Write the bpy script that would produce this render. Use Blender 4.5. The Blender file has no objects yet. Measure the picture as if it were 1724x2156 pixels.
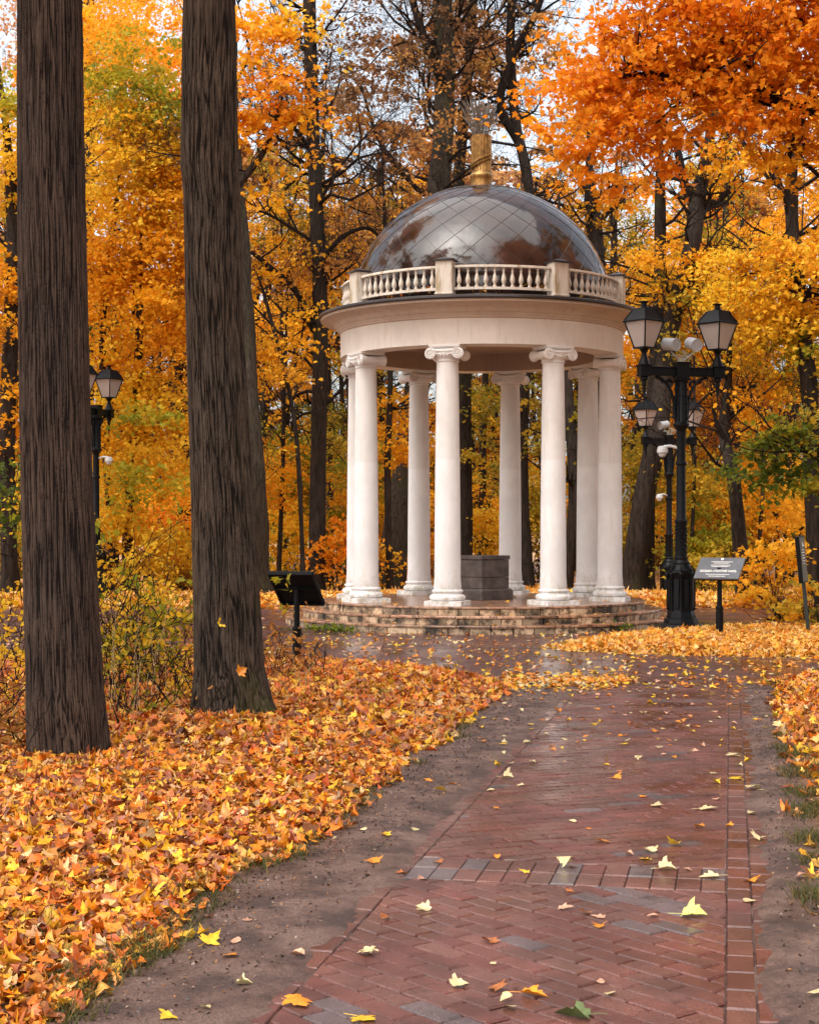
import bpy, math, random
import numpy as np
from mathutils import Vector, Matrix, noise as mnoise
R = math.radians
SC = bpy.context.scene
C = SC.collection
rng = np.random.default_rng(11)
random.seed(11)

# ------------------------------------------------------------------ camera, sky, sun, exposure
F, CX, HY, H = 3350.0, 862.0, 1112.0, 1.6      # photo units: 1724 x 2156
cam = bpy.data.cameras.new('camera'); cam_o = bpy.data.objects.new('camera', cam); C.objects.link(cam_o)
cam.sensor_fit = 'VERTICAL'; cam.sensor_height = 36; cam.lens = 36 * F / 2156
cam.shift_y = (HY - 1078) / 2156; cam.clip_end = 2000; cam.clip_start = .05
cam_o.location = (0, 0, H); cam_o.rotation_euler = (R(90), 0, 0)
SC.camera = cam_o
SUN_EL, SUN_AZ = 58.0, 222.0                    # behind and left of the camera, veiled by cloud
w = bpy.data.worlds.new('World'); SC.world = w; w.use_nodes = True
wn = w.node_tree.nodes; wl = w.node_tree.links
bg = wn['Background']
sky = wn.new('ShaderNodeTexSky'); sky.sky_type = 'NISHITA'; sky.sun_disc = False
sky.sun_elevation = R(SUN_EL); sky.sun_rotation = R(SUN_AZ); sky.dust_density = 4; sky.air_density = 1.2
hs = wn.new('ShaderNodeHueSaturation'); hs.inputs['Saturation'].default_value = .38
wl.new(sky.outputs[0], hs.inputs['Color']); wl.new(hs.outputs[0], bg.inputs['Color'])
bg.inputs['Strength'].default_value = .15
sl = bpy.data.lights.new('sun', 'SUN'); sl.energy = 2.1; sl.angle = R(115); sl.color = (1, .95, .87)
so = bpy.data.objects.new('sun', sl); C.objects.link(so); so.location = (-10, -10, 30)
az, el = R(SUN_AZ), R(SUN_EL)
sd = Vector((math.sin(az) * math.cos(el), math.cos(az) * math.cos(el), math.sin(el)))
so.rotation_euler = sd.to_track_quat('Z', 'Y').to_euler()
SC.view_settings.view_transform = 'Standard'; SC.view_settings.look = 'None'
SC.view_settings.exposure = 1.15; SC.view_settings.gamma = 1
SC.render.engine = 'CYCLES'
cy = SC.cycles
cy.max_bounces = 7; cy.diffuse_bounces = 4; cy.glossy_bounces = 3; cy.transmission_bounces = 3; cy.transparent_max_bounces = 4
cy.use_denoising = True; cy.sample_clamp_indirect = 6
try: cy.denoising_prefilter = 'ACCURATE'
except Exception: pass

def GP(x, y, z=0.0):
    d = F * (H - z) / (y - HY); return Vector(((x - CX) * d / F, d, z))
def AT(x, y, d): return Vector(((x - CX) * d / F, d, H + (HY - y) * d / F))
def sstep(a, b, x): t = np.clip((x - a) / (b - a), 0, 1); return t * t * (3 - 2 * t)

# ------------------------------------------------------------------ mesh helpers
class MB:
    def __init__(s): s.v = []; s.f = []; s.col = None
    def add(s, vs, fs):
        b = len(s.v); s.v += [tuple(p) for p in vs]; s.f += [tuple(b + i for i in f) for f in fs]; return s
    def box(s, c, sz, m=None):
        x, y, z = [k / 2 for k in sz]
        vs = [Vector((sx * x, sy * y, sz_ * z)) for sz_ in (-1, 1) for sy in (-1, 1) for sx in (-1, 1)]
        if m is not None: vs = [m @ p for p in vs]
        c = Vector(c); vs = [p + c for p in vs]
        return s.add(vs, [(0, 2, 3, 1), (4, 5, 7, 6), (0, 1, 5, 4), (2, 6, 7, 3), (0, 4, 6, 2), (1, 3, 7, 5)])
    def lathe(s, prof, n=32, c=(0, 0, 0), m=None, caps=True, a0=0.0):
        vs = []; fs = []; c = Vector(c)
        for r, z in prof:
            for i in range(n):
                a = a0 + 2 * math.pi * i / n; p = Vector((r * math.cos(a), r * math.sin(a), z))
                if m is not None: p = m @ p
                vs.append(p + c)
        for k in range(len(prof) - 1):
            for i in range(n):
                j = (i + 1) % n; fs.append((k * n + i, k * n + j, (k + 1) * n + j, (k + 1) * n + i))
        if caps: fs.append(tuple(range(n))[::-1]); fs.append(tuple((len(prof) - 1) * n + i for i in range(n)))
        return s.add(vs, fs)
    def tube(s, pts, rad, n=6, caps=True):
        pts = [Vector(p) for p in pts]; vs = []; fs = []
        if not hasattr(rad, '__len__'): rad = [rad] * len(pts)
        up = Vector((.3, .9, .1)); L = len(pts)
        for k, p in enumerate(pts):
            t = (pts[min(k + 1, L - 1)] - pts[max(k - 1, 0)])
            t = t.normalized() if t.length > 1e-9 else Vector((0, 0, 1))
            a = t.cross(up)
            if a.length < .05: a = t.cross(Vector((1, 0, 0)))
            a.normalize(); b = t.cross(a)
            for i in range(n):
                q = 2 * math.pi * i / n; vs.append(p + (a * math.cos(q) + b * math.sin(q)) * rad[k])
        for k in range(L - 1):
            for i in range(n):
                j = (i + 1) % n; fs.append((k * n + i, k * n + j, (k + 1) * n + j, (k + 1) * n + i))
        if caps: fs.append(tuple(range(n))[::-1]); fs.append(tuple((L - 1) * n + i for i in range(n)))
        return s.add(vs, fs)
    def build(s, name, mat, parent=None, smooth=35, loc=None, bevel=0):
        me = bpy.data.meshes.new(name); me.from_pydata(s.v, [], s.f); me.update()
        if s.col is not None:
            a = me.attributes.new('col', 'FLOAT_COLOR', 'FACE')
            a.data.foreach_set('color', np.array(s.col, dtype=np.float32).ravel())
        if smooth:
            me.shade_smooth(); me.set_sharp_from_angle(angle=R(smooth))
        return link(name, me, mat, parent, loc, bevel)
def link(name, me, mat=None, parent=None, loc=None, bevel=0):
    o = bpy.data.objects.new(name, me); C.objects.link(o)
    if mat: me.materials.append(mat)
    if parent: o.parent = parent
    if loc is not None: o.location = loc
    if bevel:
        b = o.modifiers.new('bevel', 'BEVEL'); b.width = bevel; b.segments = 2; b.limit_method = 'ANGLE'; b.angle_limit = R(40)
    return o
def tag(o, label=None, cat=None, group=None, kind=None):
    if label: o['label'] = label
    if cat: o['category'] = cat
    if group: o['group'] = group
    if kind: o['kind'] = kind
    return o
def empty(name, loc, rz=0, **k):
    o = bpy.data.objects.new(name, None); C.objects.link(o); o.location = loc; o.rotation_euler = (0, 0, rz)
    o.empty_display_size = .2
    return tag(o, **k)
def copy_tree(o, parent=None):
    c = o.copy(); C.objects.link(c)
    if parent: c.parent = parent
    for ch in list(o.children): copy_tree(ch, c)
    return c
def np_mesh(name, V, faces_flat, starts, totals, smooth=False):
    me = bpy.data.meshes.new(name)
    me.vertices.add(len(V)); me.vertices.foreach_set('co', V.astype(np.float32).ravel())
    me.loops.add(len(faces_flat)); me.loops.foreach_set('vertex_index', faces_flat.astype(np.int32))
    me.polygons.add(len(starts)); me.polygons.foreach_set('loop_start', starts.astype(np.int32))
    me.polygons.foreach_set('loop_total', totals.astype(np.int32))
    me.update(calc_edges=True)
    if smooth: me.shade_smooth()
    return me

# ------------------------------------------------------------------ materials
def new_mat(name):
    m = bpy.data.materials.new(name); m.use_nodes = True
    return m, m.node_tree.nodes, m.node_tree.links, m.node_tree.nodes['Principled BSDF']
def N(nodes, t, **k):
    n = nodes.new(t)
    for a, b in k.items():
        if a in n.inputs: n.inputs[a].default_value = b
        else: setattr(n, a, b)
    return n
def noise_tex(nodes, links, scale, detail=5, rough=.55, vec=(1, 1, 1), coord='Object', dist=0):
    tc = nodes.new('ShaderNodeTexCoord'); mp = nodes.new('ShaderNodeMapping'); mp.inputs['Scale'].default_value = vec
    links.new(tc.outputs[coord], mp.inputs['Vector'])
    n = nodes.new('ShaderNodeTexNoise'); n.inputs['Scale'].default_value = scale; n.inputs['Detail'].default_value = detail
    n.inputs['Roughness'].default_value = rough; n.inputs['Distortion'].default_value = dist
    links.new(mp.outputs[0], n.inputs['Vector']); return n
def ramp(nodes, links, src, stops):
    r = nodes.new('ShaderNodeValToRGB'); links.new(src, r.inputs[0])
    e = r.color_ramp.elements
    while len(e) < len(stops): e.new(.5)
    for i, (p, c) in enumerate(stops):
        e[i].position = p; e[i].color = (*c, 1) if len(c) == 3 else c
    return r
def bump(nodes, links, src, bsdf, strength=.3, dist=.02, prev=None):
    b = nodes.new('ShaderNodeBump'); b.inputs['Strength'].default_value = strength; b.inputs['Distance'].default_value = dist
    links.new(src, b.inputs['Height'])
    if prev: links.new(prev.outputs[0], b.inputs['Normal'])
    links.new(b.outputs[0], bsdf.inputs['Normal']); return b
def simple(name, col, rough=.5, metal=0, nscale=8, var=.25, bstr=.1, bdist=.004, spec=.5):
    m, n, l, b = new_mat(name)
    t = noise_tex(n, l, nscale, 6)
    r = ramp(n, l, t.outputs[0], [(.3, [c * (1 - var) for c in col]), (.7, [min(1, c * (1 + var * .5)) for c in col])])
    l.new(r.outputs[0], b.inputs['Base Color']); b.inputs['Roughness'].default_value = rough
    b.inputs['Metallic'].default_value = metal; b.inputs['Specular IOR Level'].default_value = spec
    t2 = noise_tex(n, l, nscale * 8, 3)
    if bstr: bump(n, l, t2.outputs[0], b, bstr, bdist)
    return m

def plaster_mat(name, col, stain):
    m, n, l, b = new_mat(name)
    t = noise_tex(n, l, 1.6, 8, .6, (1, 1, .8)); t2 = noise_tex(n, l, 5, 8, .7, (2.2, 2.2, .35))
    r = ramp(n, l, t.outputs[0], [(.42, [c * .90 for c in col]), (.56, col)])
    r2 = ramp(n, l, t2.outputs[0], [(.52, (0, 0, 0)), (.68, (1, 1, 1))])
    mx = N(n, 'ShaderNodeMix', data_type='RGBA'); l.new(r2.outputs[0], mx.inputs[0])
    l.new(r.outputs[0], mx.inputs[6]); mx.inputs[7].default_value = (*stain, 1)
    src = mx.outputs[2]
    if name == 'column_paint':     # a newer coat of paint on the lower shaft, grime on the bases
        tc = n.new('ShaderNodeTexCoord'); sp = n.new('ShaderNodeSeparateXYZ'); l.new(tc.outputs['Object'], sp.inputs[0])
        mr = N(n, 'ShaderNodeMapRange'); l.new(sp.outputs[2], mr.inputs[0]); mr.inputs[1].default_value = 2.66; mr.inputs[2].default_value = 2.70
        rp = ramp(n, l, mr.outputs[0], [(0, (1.0, 1.0, 1.0)), (1, (.93, .915, .895))])
        m5 = N(n, 'ShaderNodeMix', data_type='RGBA', blend_type='MULTIPLY'); m5.inputs[0].default_value = 1; l.new(src, m5.inputs[6]); l.new(rp.outputs[0], m5.inputs[7])
        t6 = noise_tex(n, l, 11, 7, .75, (1, 1, .6)); r6 = ramp(n, l, t6.outputs[0], [(.48, (0, 0, 0)), (.60, (1, 1, 1))])
        m6 = N(n, 'ShaderNodeMapRange'); l.new(sp.outputs[2], m6.inputs[0]); m6.inputs[1].default_value = 1.0; m6.inputs[2].default_value = .42
        mm = N(n, 'ShaderNodeMath', operation='MULTIPLY'); l.new(r6.outputs[0], mm.inputs[0]); l.new(m6.outputs[0], mm.inputs[1])
        m7 = N(n, 'ShaderNodeMix', data_type='RGBA'); l.new(mm.outputs[0], m7.inputs[0]); l.new(m5.outputs[2], m7.inputs[6]); m7.inputs[7].default_value = (.50, .46, .38, 1); src = m7.outputs[2]
    l.new(src, b.inputs['Base Color']); b.inputs['Roughness'].default_value = .75
    t3 = noise_tex(n, l, 45, 4); bump(n, l, t3.outputs[0], b, .12, .004)
    return m
M = {}
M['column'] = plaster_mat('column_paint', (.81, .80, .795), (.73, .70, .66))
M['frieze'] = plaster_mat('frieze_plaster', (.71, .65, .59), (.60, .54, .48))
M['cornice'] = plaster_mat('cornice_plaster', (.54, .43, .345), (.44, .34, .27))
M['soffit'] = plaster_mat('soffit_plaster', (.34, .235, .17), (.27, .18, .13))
M['rail'] = plaster_mat('balustrade_paint', (.68, .62, .54), (.36, .27, .15))

def bark_mat(name, dark, light, moss=0.0, scale=1.0, bstr=.9, bdist=.02):
    m, n, l, b = new_mat(name)
    t = noise_tex(n, l, 9 * scale, 7, .65, (2.2, 2.2, .28), dist=.4)
    t2 = noise_tex(n, l, 34 * scale, 5, .6, (1.6, 1.6, .35))
    add = N(n, 'ShaderNodeMath', operation='MULTIPLY_ADD'); l.new(t2.outputs[0], add.inputs[0]); add.inputs[1].default_value = .45
    l.new(t.outputs[0], add.inputs[2])
    r = ramp(n, l, add.outputs[0], [(.52, dark), (.88, light)])
    src = r.outputs[0]
    if moss:
        t3 = noise_tex(n, l, 1.7, 5, .6, (1, 1, .5)); r3 = ramp(n, l, t3.outputs[0], [(.62 - moss * .2, (0, 0, 0)), (.78, (1, 1, 1))])
        mx = N(n, 'ShaderNodeMix', data_type='RGBA'); l.new(r3.outputs[0], mx.inputs[0]); l.new(src, mx.inputs[6])
        mx.inputs[7].default_value = (.045, .05, .014, 1); src = mx.outputs[2]
    l.new(src, b.inputs['Base Color']); b.inputs['Roughness'].default_value = .85
    b.inputs['Specular IOR Level'].default_value = .1
    bump(n, l, add.outputs[0], b, bstr, bdist); return m
M['bark'] = bark_mat('bark', (.022, .015, .011), (.115, .082, .062), .0, 1.3)
M['bark_moss'] = bark_mat('bark_mossy', (.010, .008, .006), (.075, .058, .042), .35, 1.2)
M['bark_far'] = bark_mat('bark_far', (.006, .0045, .0035), (.045, .033, .026), .2, 1, .6)
M['twig'] = bark_mat('twig_bark', (.004, .003, .0025), (.026, .017, .013), 0, 1, .2)

def leaf_mat(name, transl=.38, rough=.5, spec=.3):
    m, n, l, b = new_mat(name)
    a = N(n, 'ShaderNodeAttribute', attribute_name='col')
    t = noise_tex(n, l, 45, 3); r = ramp(n, l, t.outputs[0], [(.35, (.72, .66, .6)), (.62, (1, 1, 1))])
    mx = N(n, 'ShaderNodeMix', data_type='RGBA', blend_type='MULTIPLY'); mx.inputs[0].default_value = 1
    l.new(a.outputs['Color'], mx.inputs[6]); l.new(r.outputs[0], mx.inputs[7])
    l.new(mx.outputs[2], b.inputs['Base Color']); b.inputs['Roughness'].default_value = rough
    b.inputs['Specular IOR Level'].default_value = spec
    tr = n.new('ShaderNodeBsdfTranslucent'); l.new(mx.outputs[2], tr.inputs['Color'])
    ms = n.new('ShaderNodeMixShader'); ms.inputs[0].default_value = transl
    l.new(b.outputs[0], ms.inputs[1]); l.new(tr.outputs[0], ms.inputs[2])
    l.new(ms.outputs[0], n['Material Output'].inputs['Surface']); return m
M['leaf'] = leaf_mat('autumn_leaf', .50, .55, .15)
M['litter'] = leaf_mat('fallen_leaf', .12, .38, .5)
M['grass'] = leaf_mat('grass_blade', .25, .6, .2)

# dome copper: glossy dark brown
m, n, l, b = new_mat('dome_copper')
t = noise_tex(n, l, 2.2, 5); r = ramp(n, l, t.outputs[0], [(.42, (.014, .008, .0065)), (.58, (.040, .021, .016))])
l.new(r.outputs[0], b.inputs['Base Color']); b.inputs['Roughness'].default_value = .10
b.inputs['Specular IOR Level'].default_value = .50; b.inputs['Coat Weight'].default_value = .04; b.inputs['Coat Roughness'].default_value = .05; b.inputs['Coat IOR'].default_value = 1.7
t2 = noise_tex(n, l, 1.6, 3, .5); bump(n, l, t2.outputs[0], b, .25, .06); M['dome'] = m
M['seam'] = simple('dome_seam', (.03, .018, .014), .3)
M['roof'] = simple('roof_sheet', (.028, .022, .022), .35, 0, 5, .4)
M['bronze'] = simple('gilded_bronze', (.34, .19, .06), .38, .75, 14, .6, .3, .01)
M['silver'] = simple('weathered_straw_metal', (.14, .11, .085), .6, .2, 20, .5)
M['iron'] = simple('black_iron', (.003, .0036, .0052), .40, 0, 14, .5, .25, .004, .16)
M['lamp_glass'] = simple('frosted_lamp_glass', (.36, .31, .29), .35, 0, 2, .12, .02)
M['grey_metal'] = simple('grey_floodlight', (.34, .35, .37), .4, 0, 6, .12)
M['white_plastic'] = simple('white_plastic', (.50, .50, .50), .4, 0, 6, .1)
M['wire'] = simple('cable', (.35, .33, .25), .5)
M['sign_black'] = simple('sign_black', (.003, .003, .0035), .5, 0, 10, .3, .1, .004, .15)
M['sign_face'] = simple('sign_face', (.10, .104, .118), .25, 0, 14, .25, .03)
M['sign_green'] = simple('sign_green_post', (.020, .032, .030), .4, 0, 10, .3)
M['sign_olive'] = simple('sign_olive_face', (.045, .040, .018), .4, 0, 10, .3)
M['letter'] = simple('sign_lettering', (.85, .84, .80), .5, 0, 10, .1)
M['pad_red'] = simple('padlock_red', (.45, .08, .07), .4)

# altar granite
m, n, l, b = new_mat('altar_granite')
t = noise_tex(n, l, 3.5, 9, .72); r = ramp(n, l, t.outputs[0], [(.32, (.035, .025, .023)), (.5, (.085, .062, .055)), (.7, (.16, .125, .11))])
l.new(r.outputs[0], b.inputs['Base Color']); b.inputs['Roughness'].default_value = .6
t2 = noise_tex(n, l, 60, 4); bump(n, l, t2.outputs[0], b, .3, .006); M['altar'] = m

# step stone
def stone_mat(name, flat):
    m, n, l, b = new_mat(name)
    t = noise_tex(n, l, 2.6, 9, .74, (1, 1, 1.2)); t2 = noise_tex(n, l, 9, 7, .75, (1, 1, .5))
    a = N(n, 'ShaderNodeAttribute', attribute_name='col')
    if flat: st = [(.40, (.26, .12, .07)), (.52, (.42, .24, .15)), (.62, (.18, .10, .06))]
    else: st = [(.40, (.030, .024, .015)), (.46, (.20, .13, .075)), (.53, (.56, .40, .26)), (.75, (.68, .52, .37))]
    r = ramp(n, l, t.outputs[0], st)
    r2 = ramp(n, l, t2.outputs[0], [(.40, (.22, .20, .15)), (.50, (1, 1, 1))])
    mx = N(n, 'ShaderNodeMix', data_type='RGBA', blend_type='MULTIPLY'); mx.inputs[0].default_value = 1
    l.new(r.outputs[0], mx.inputs[6]); l.new(r2.outputs[0], mx.inputs[7])
    m2 = N(n, 'ShaderNodeMix', data_type='RGBA', blend_type='MULTIPLY'); m2.inputs[0].default_value = 1
    l.new(mx.outputs[2], m2.inputs[6]); l.new(a.outputs['Color'], m2.inputs[7])
    l.new(m2.outputs[2], b.inputs['Base Color'])
    b.inputs['Roughness'].default_value = .22 if flat else .5
    t3 = noise_tex(n, l, 40, 5); bump(n, l, t3.outputs[0], b, .2, .006); return m
M['riser'] = stone_mat('step_riser_stone', False); M['tread'] = stone_mat('step_tread_stone', True)

# brick pavers, wet
m, n, l, b = new_mat('wet_brick')
a = N(n, 'ShaderNodeAttribute', attribute_name='col')
t = noise_tex(n, l, 120, 5, .7); r = ramp(n, l, t.outputs[0], [(.40, (.60, .58, .58)), (.60, (1.3, 1.26, 1.26))])
t0 = noise_tex(n, l, 2.3, 6, .65); r0 = ramp(n, l, t0.outputs[0], [(.42, (.72, .70, .70)), (.58, (1.15, 1.12, 1.12))])
mx = N(n, 'ShaderNodeMix', data_type='RGBA', blend_type='MULTIPLY'); mx.inputs[0].default_value = 1
l.new(a.outputs['Color'], mx.inputs[6]); l.new(r.outputs[0], mx.inputs[7])
m2 = N(n, 'ShaderNodeMix', data_type='RGBA', blend_type='MULTIPLY'); m2.inputs[0].default_value = 1
l.new(mx.outputs[2], m2.inputs[6]); l.new(r0.outputs[0], m2.inputs[7]); l.new(m2.outputs[2], b.inputs['Base Color'])
tr = noise_tex(n, l, 1.3, 4, .6); rr = ramp(n, l, tr.outputs[0], [(.42, (.13,) * 3), (.58, (.46,) * 3)])
l.new(rr.outputs[0], b.inputs['Roughness'])
bump(n, l, t.outputs[0], b, .25, .003); M['brick'] = m
# plaza paving (far bricks as pattern)
m, n, l, b = new_mat('plaza_brick')
tc = n.new('ShaderNodeTexCoord'); bt = n.new('ShaderNodeTexBrick'); l.new(tc.outputs['Object'], bt.inputs['Vector'])
bt.inputs['Scale'].default_value = 1; bt.inputs['Brick Width'].default_value = .24; bt.inputs['Row Height'].default_value = .11
bt.inputs['Mortar Size'].default_value = .006; bt.inputs['Color1'].default_value = (.105, .042, .037, 1); bt.inputs['Color2'].default_value = (.078, .034, .032, 1)
bt.inputs['Mortar'].default_value = (.022, .013, .012, 1)
t0 = noise_tex(n, l, .7, 6, .65); r0 = ramp(n, l, t0.outputs[0], [(.35, (.7, .66, .66)), (.65, (1.2, 1.18, 1.2))])
m2 = N(n, 'ShaderNodeMix', data_type='RGBA', blend_type='MULTIPLY'); m2.inputs[0].default_value = 1
l.new(bt.outputs[0], m2.inputs[6]); l.new(r0.outputs[0], m2.inputs[7]); l.new(m2.outputs[2], b.inputs['Base Color'])
tr = noise_tex(n, l, .8, 5, .6); rr = ramp(n, l, tr.outputs[0], [(.38, (.16,) * 3), (.62, (.45,) * 3)]); l.new(rr.outputs[0], b.inputs['Roughness'])
tb = noise_tex(n, l, 9, 4); bump(n, l, tb.outputs[0], b, .25, .01); M['plaza'] = m

# ground: bare wet soil, leaf mould under the trees
m, n, l, b = new_mat('ground_soil')
t = noise_tex(n, l, 3.0, 8, .7); r = ramp(n, l, t.outputs[0], [(.40, (.066, .037, .030)), (.5, (.140, .080, .063)), (.6, (.205, .127, .102))])
tg = noise_tex(n, l, 90, 4, .8); rg = ramp(n, l, tg.outputs[0], [(.40, (.62, .60, .58)), (.52, (1.0, 1.0, 1.0)), (.60, (1.4, 1.35, 1.3))])
mx = N(n, 'ShaderNodeMix', data_type='RGBA', blend_type='MULTIPLY'); mx.inputs[0].default_value = 1
l.new(r.outputs[0], mx.inputs[6]); l.new(rg.outputs[0], mx.inputs[7])
vt = N(n, 'ShaderNodeTexVoronoi'); vt.inputs['Scale'].default_value = 9; tc = n.new('ShaderNodeTexCoord'); l.new(tc.outputs['Object'], vt.inputs['Vector'])
sx = n.new('ShaderNodeSeparateColor'); l.new(vt.outputs['Color'], sx.inputs[0])
rv = ramp(n, l, sx.outputs[0], [(0, (.10, .045, .02)), (.35, (.38, .16, .03)), (.7, (.60, .28, .05)), (1, (.28, .10, .03))])
aa = N(n, 'ShaderNodeAttribute', attribute_name='bank')
m3 = N(n, 'ShaderNodeMix', data_type='RGBA'); l.new(aa.outputs['Fac'], m3.inputs[0]); l.new(mx.outputs[2], m3.inputs[6]); l.new(rv.outputs[0], m3.inputs[7])
l.new(m3.outputs[2], b.inputs['Base Color'])
tr = noise_tex(n, l, 1.1, 4, .6); rr = ramp(n, l, tr.outputs[0], [(.38, (.26,) * 3), (.62, (.7,) * 3)]); l.new(rr.outputs[0], b.inputs['Roughness'])
b1 = bump(n, l, t.outputs[0], b, .7, .06); bump(n, l, tg.outputs[0], b, .9, .018, b1); M['ground'] = m

# ------------------------------------------------------------------ zones on the ground
def poly(pts): return np.array([[GP(x, y).x, GP(x, y).y] for x, y in pts])
BANK_L = poly([(-900, 1395), (560, 1393), (700, 1393), (880, 1402), (1000, 1416), (1078, 1444), (1010, 1500), (930, 1560), (820, 1640), (735, 1712), (620, 1800), (450, 1880), (330, 2000), (200, 2090), (110, 2156), (-150, 2500), (-1500, 2500)])
BANK_R = poly([(1624, 1430), (1760, 1424), (2600, 1424), (2900, 2600), (2000, 2400), (1735, 1860), (1700, 1760), (1672, 1660), (1650, 1560)])
BANK_F = poly([(1140, 1362), (1230, 1344), (1330, 1333), (1500, 1325), (1724, 1318), (2500, 1300), (2500, 1388), (1724, 1388), (1400, 1380), (1200, 1372)])
def inside(P, X, Y):
    c = np.zeros(X.shape, bool); n = len(P)
    for i in range(n):
        x1, y1 = P[i]; x2, y2 = P[(i + 1) % n]
        k = ((y1 > Y) != (y2 > Y)) & (X < (x2 - x1) * (Y - y1) / (y2 - y1 + 1e-12) + x1); c ^= k
    return c
def pdist(P, X, Y):
    D = np.full(X.shape, 1e9); n = len(P)
    for i in range(n):
        a = P[i]; bb = P[(i + 1) % n]; e = bb - a; t = np.clip(((X - a[0]) * e[0] + (Y - a[1]) * e[1]) / (e @ e), 0, 1)
        D = np.minimum(D, np.hypot(X - a[0] - t * e[0], Y - a[1] - t * e[1]))
    return np.where(inside(P, X, Y), D, -D)
A_P = math.atan((1537 - CX) / F)
U = np.array([math.sin(A_P), math.cos(A_P)]); Vv = np.array([math.cos(A_P), -math.sin(A_P)])
O2 = np.array([GP(1525, 2156).x, GP(1525, 2156).y]); PW = 1.45
def path_sv(X, Y): return (X - O2[0]) * U[0] + (Y - O2[1]) * U[1], (X - O2[0]) * Vv[0] + (Y - O2[1]) * Vv[1]
def wob(X, Y, s, seed=0.0):
    return (np.sin(X * s * 1.3 + seed) * np.cos(Y * s * .9 + 1.7 * seed) + .5 * np.sin(X * s * 2.9 + Y * s * 2.1 + seed * 3) + .3 * np.sin(Y * s * 5.3 - X * s * 3.7 + seed)) / 1.8
PLAZA = (-16.0, 16.0, 16.6, 31.5)
def ground_z(X, Y):
    X = np.asarray(X, float); Y = np.asarray(Y, float)
    s, v = path_sv(X, Y)
    z = .004 + .010 * wob(X, Y, 3) + .004 * wob(X, Y, 14, 2) + .0035 * wob(X, Y, 33, 8)
    e = np.minimum(v + PW + .08 + .05 * wob(X, Y, 2.1, 1) + .035 * wob(X, Y, 11, 6) + .02 * wob(X, Y, 27, 2), .18 + .045 * wob(X, Y, 1.7, 4) + .03 * wob(X, Y, 9, 3) + .02 * wob(X, Y, 23, 5) - v)     # >0 inside the brick strip
    z = np.where(Y < 17.5, z * (1 - sstep(-.05, .25, e)) + (-.012 + .003 * wob(X, Y, 19, 1)) * sstep(-.03, .06, e) + .006 * (1 - sstep(0, .1, e)), z)
    pe = np.minimum(np.minimum(X - PLAZA[0], PLAZA[1] - X), np.minimum(Y - PLAZA[2], PLAZA[3] - Y))
    z = np.where(pe > -.25, z * (1 - sstep(-.25, 0, pe)) - .04 * sstep(-.2, .1, pe), z)
    for P, hgt in ((BANK_L, .03), (BANK_R, .05), (BANK_F, .03)):
        k = pdist(P, X, Y) + .06 * wob(X, Y, 4, 5)
        z = z + (hgt + .04) * sstep(-.05, .8, k) + .02 * sstep(0, .5, k) * wob(X, Y, 2.2, 3)
    z = z - .22 * sstep(33, 42, Y) + .10 * sstep(31.5, 33, Y)
    z = z + .10 * sstep(6, 16, np.abs(X)) * wob(X, Y, .5, 2)
    return z
def gz(x, y): return float(ground_z(np.array([x]), np.array([y]))[0])

xs = np.concatenate([np.array([-400, -200, -100, -60, -40, -30]), np.arange(-24, -7, .8), np.arange(-7, -2.5, .18), np.arange(-2.5, 4.2, .03), np.arange(4.2, 8, .2), np.arange(8, 24, .8), np.array([30, 40, 60, 100, 200, 400])])
ys = np.concatenate([np.array([-400, -150, -60, -30, -15, -8, -3, 0, 2, 3]), np.arange(4, 18, .04), np.arange(18, 34, .25), np.arange(34, 60, 1), np.array([62, 70, 80, 100, 140, 200, 400])])
GX, GY = np.meshgrid(xs, ys); GZ = ground_z(GX, GY)
ny, nx = GX.shape
idx = np.arange(nx * ny).reshape(ny, nx)
q = np.stack([idx[:-1, :-1], idx[:-1, 1:], idx[1:, 1:], idx[1:, :-1]], -1).reshape(-1, 4)
me = np_mesh('ground', np.stack([GX, GY, GZ], -1).reshape(-1, 3), q.ravel(), np.arange(len(q)) * 4, np.full(len(q), 4), True)
bk = np.maximum.reduce([sstep(-.02, .25, pdist(P, GX, GY)) for P in (BANK_L, BANK_R, BANK_F)])
bk = np.maximum(bk, sstep(31.4, 31.9, GY)); bk = np.maximum(bk, ((np.abs(GX) > 16) * 1.0))
at = me.attributes.new('bank', 'FLOAT', 'POINT'); at.data.foreach_set('value', bk.astype(np.float32).ravel())
g = link('ground', me, M['ground']); tag(g, 'wet brown soil and leaf mould around the paths', kind='structure')

# plaza
mb = MB(); mb.add([(PLAZA[0], PLAZA[2] + .0, 0), (PLAZA[1], PLAZA[2], 0), (PLAZA[1], PLAZA[3], 0), (PLAZA[0], PLAZA[3], 0)], [(0, 1, 2, 3)])
tag(mb.build('plaza_paving', M['plaza'], smooth=0), 'dark red brick paving around the rotunda', kind='structure')

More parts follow.
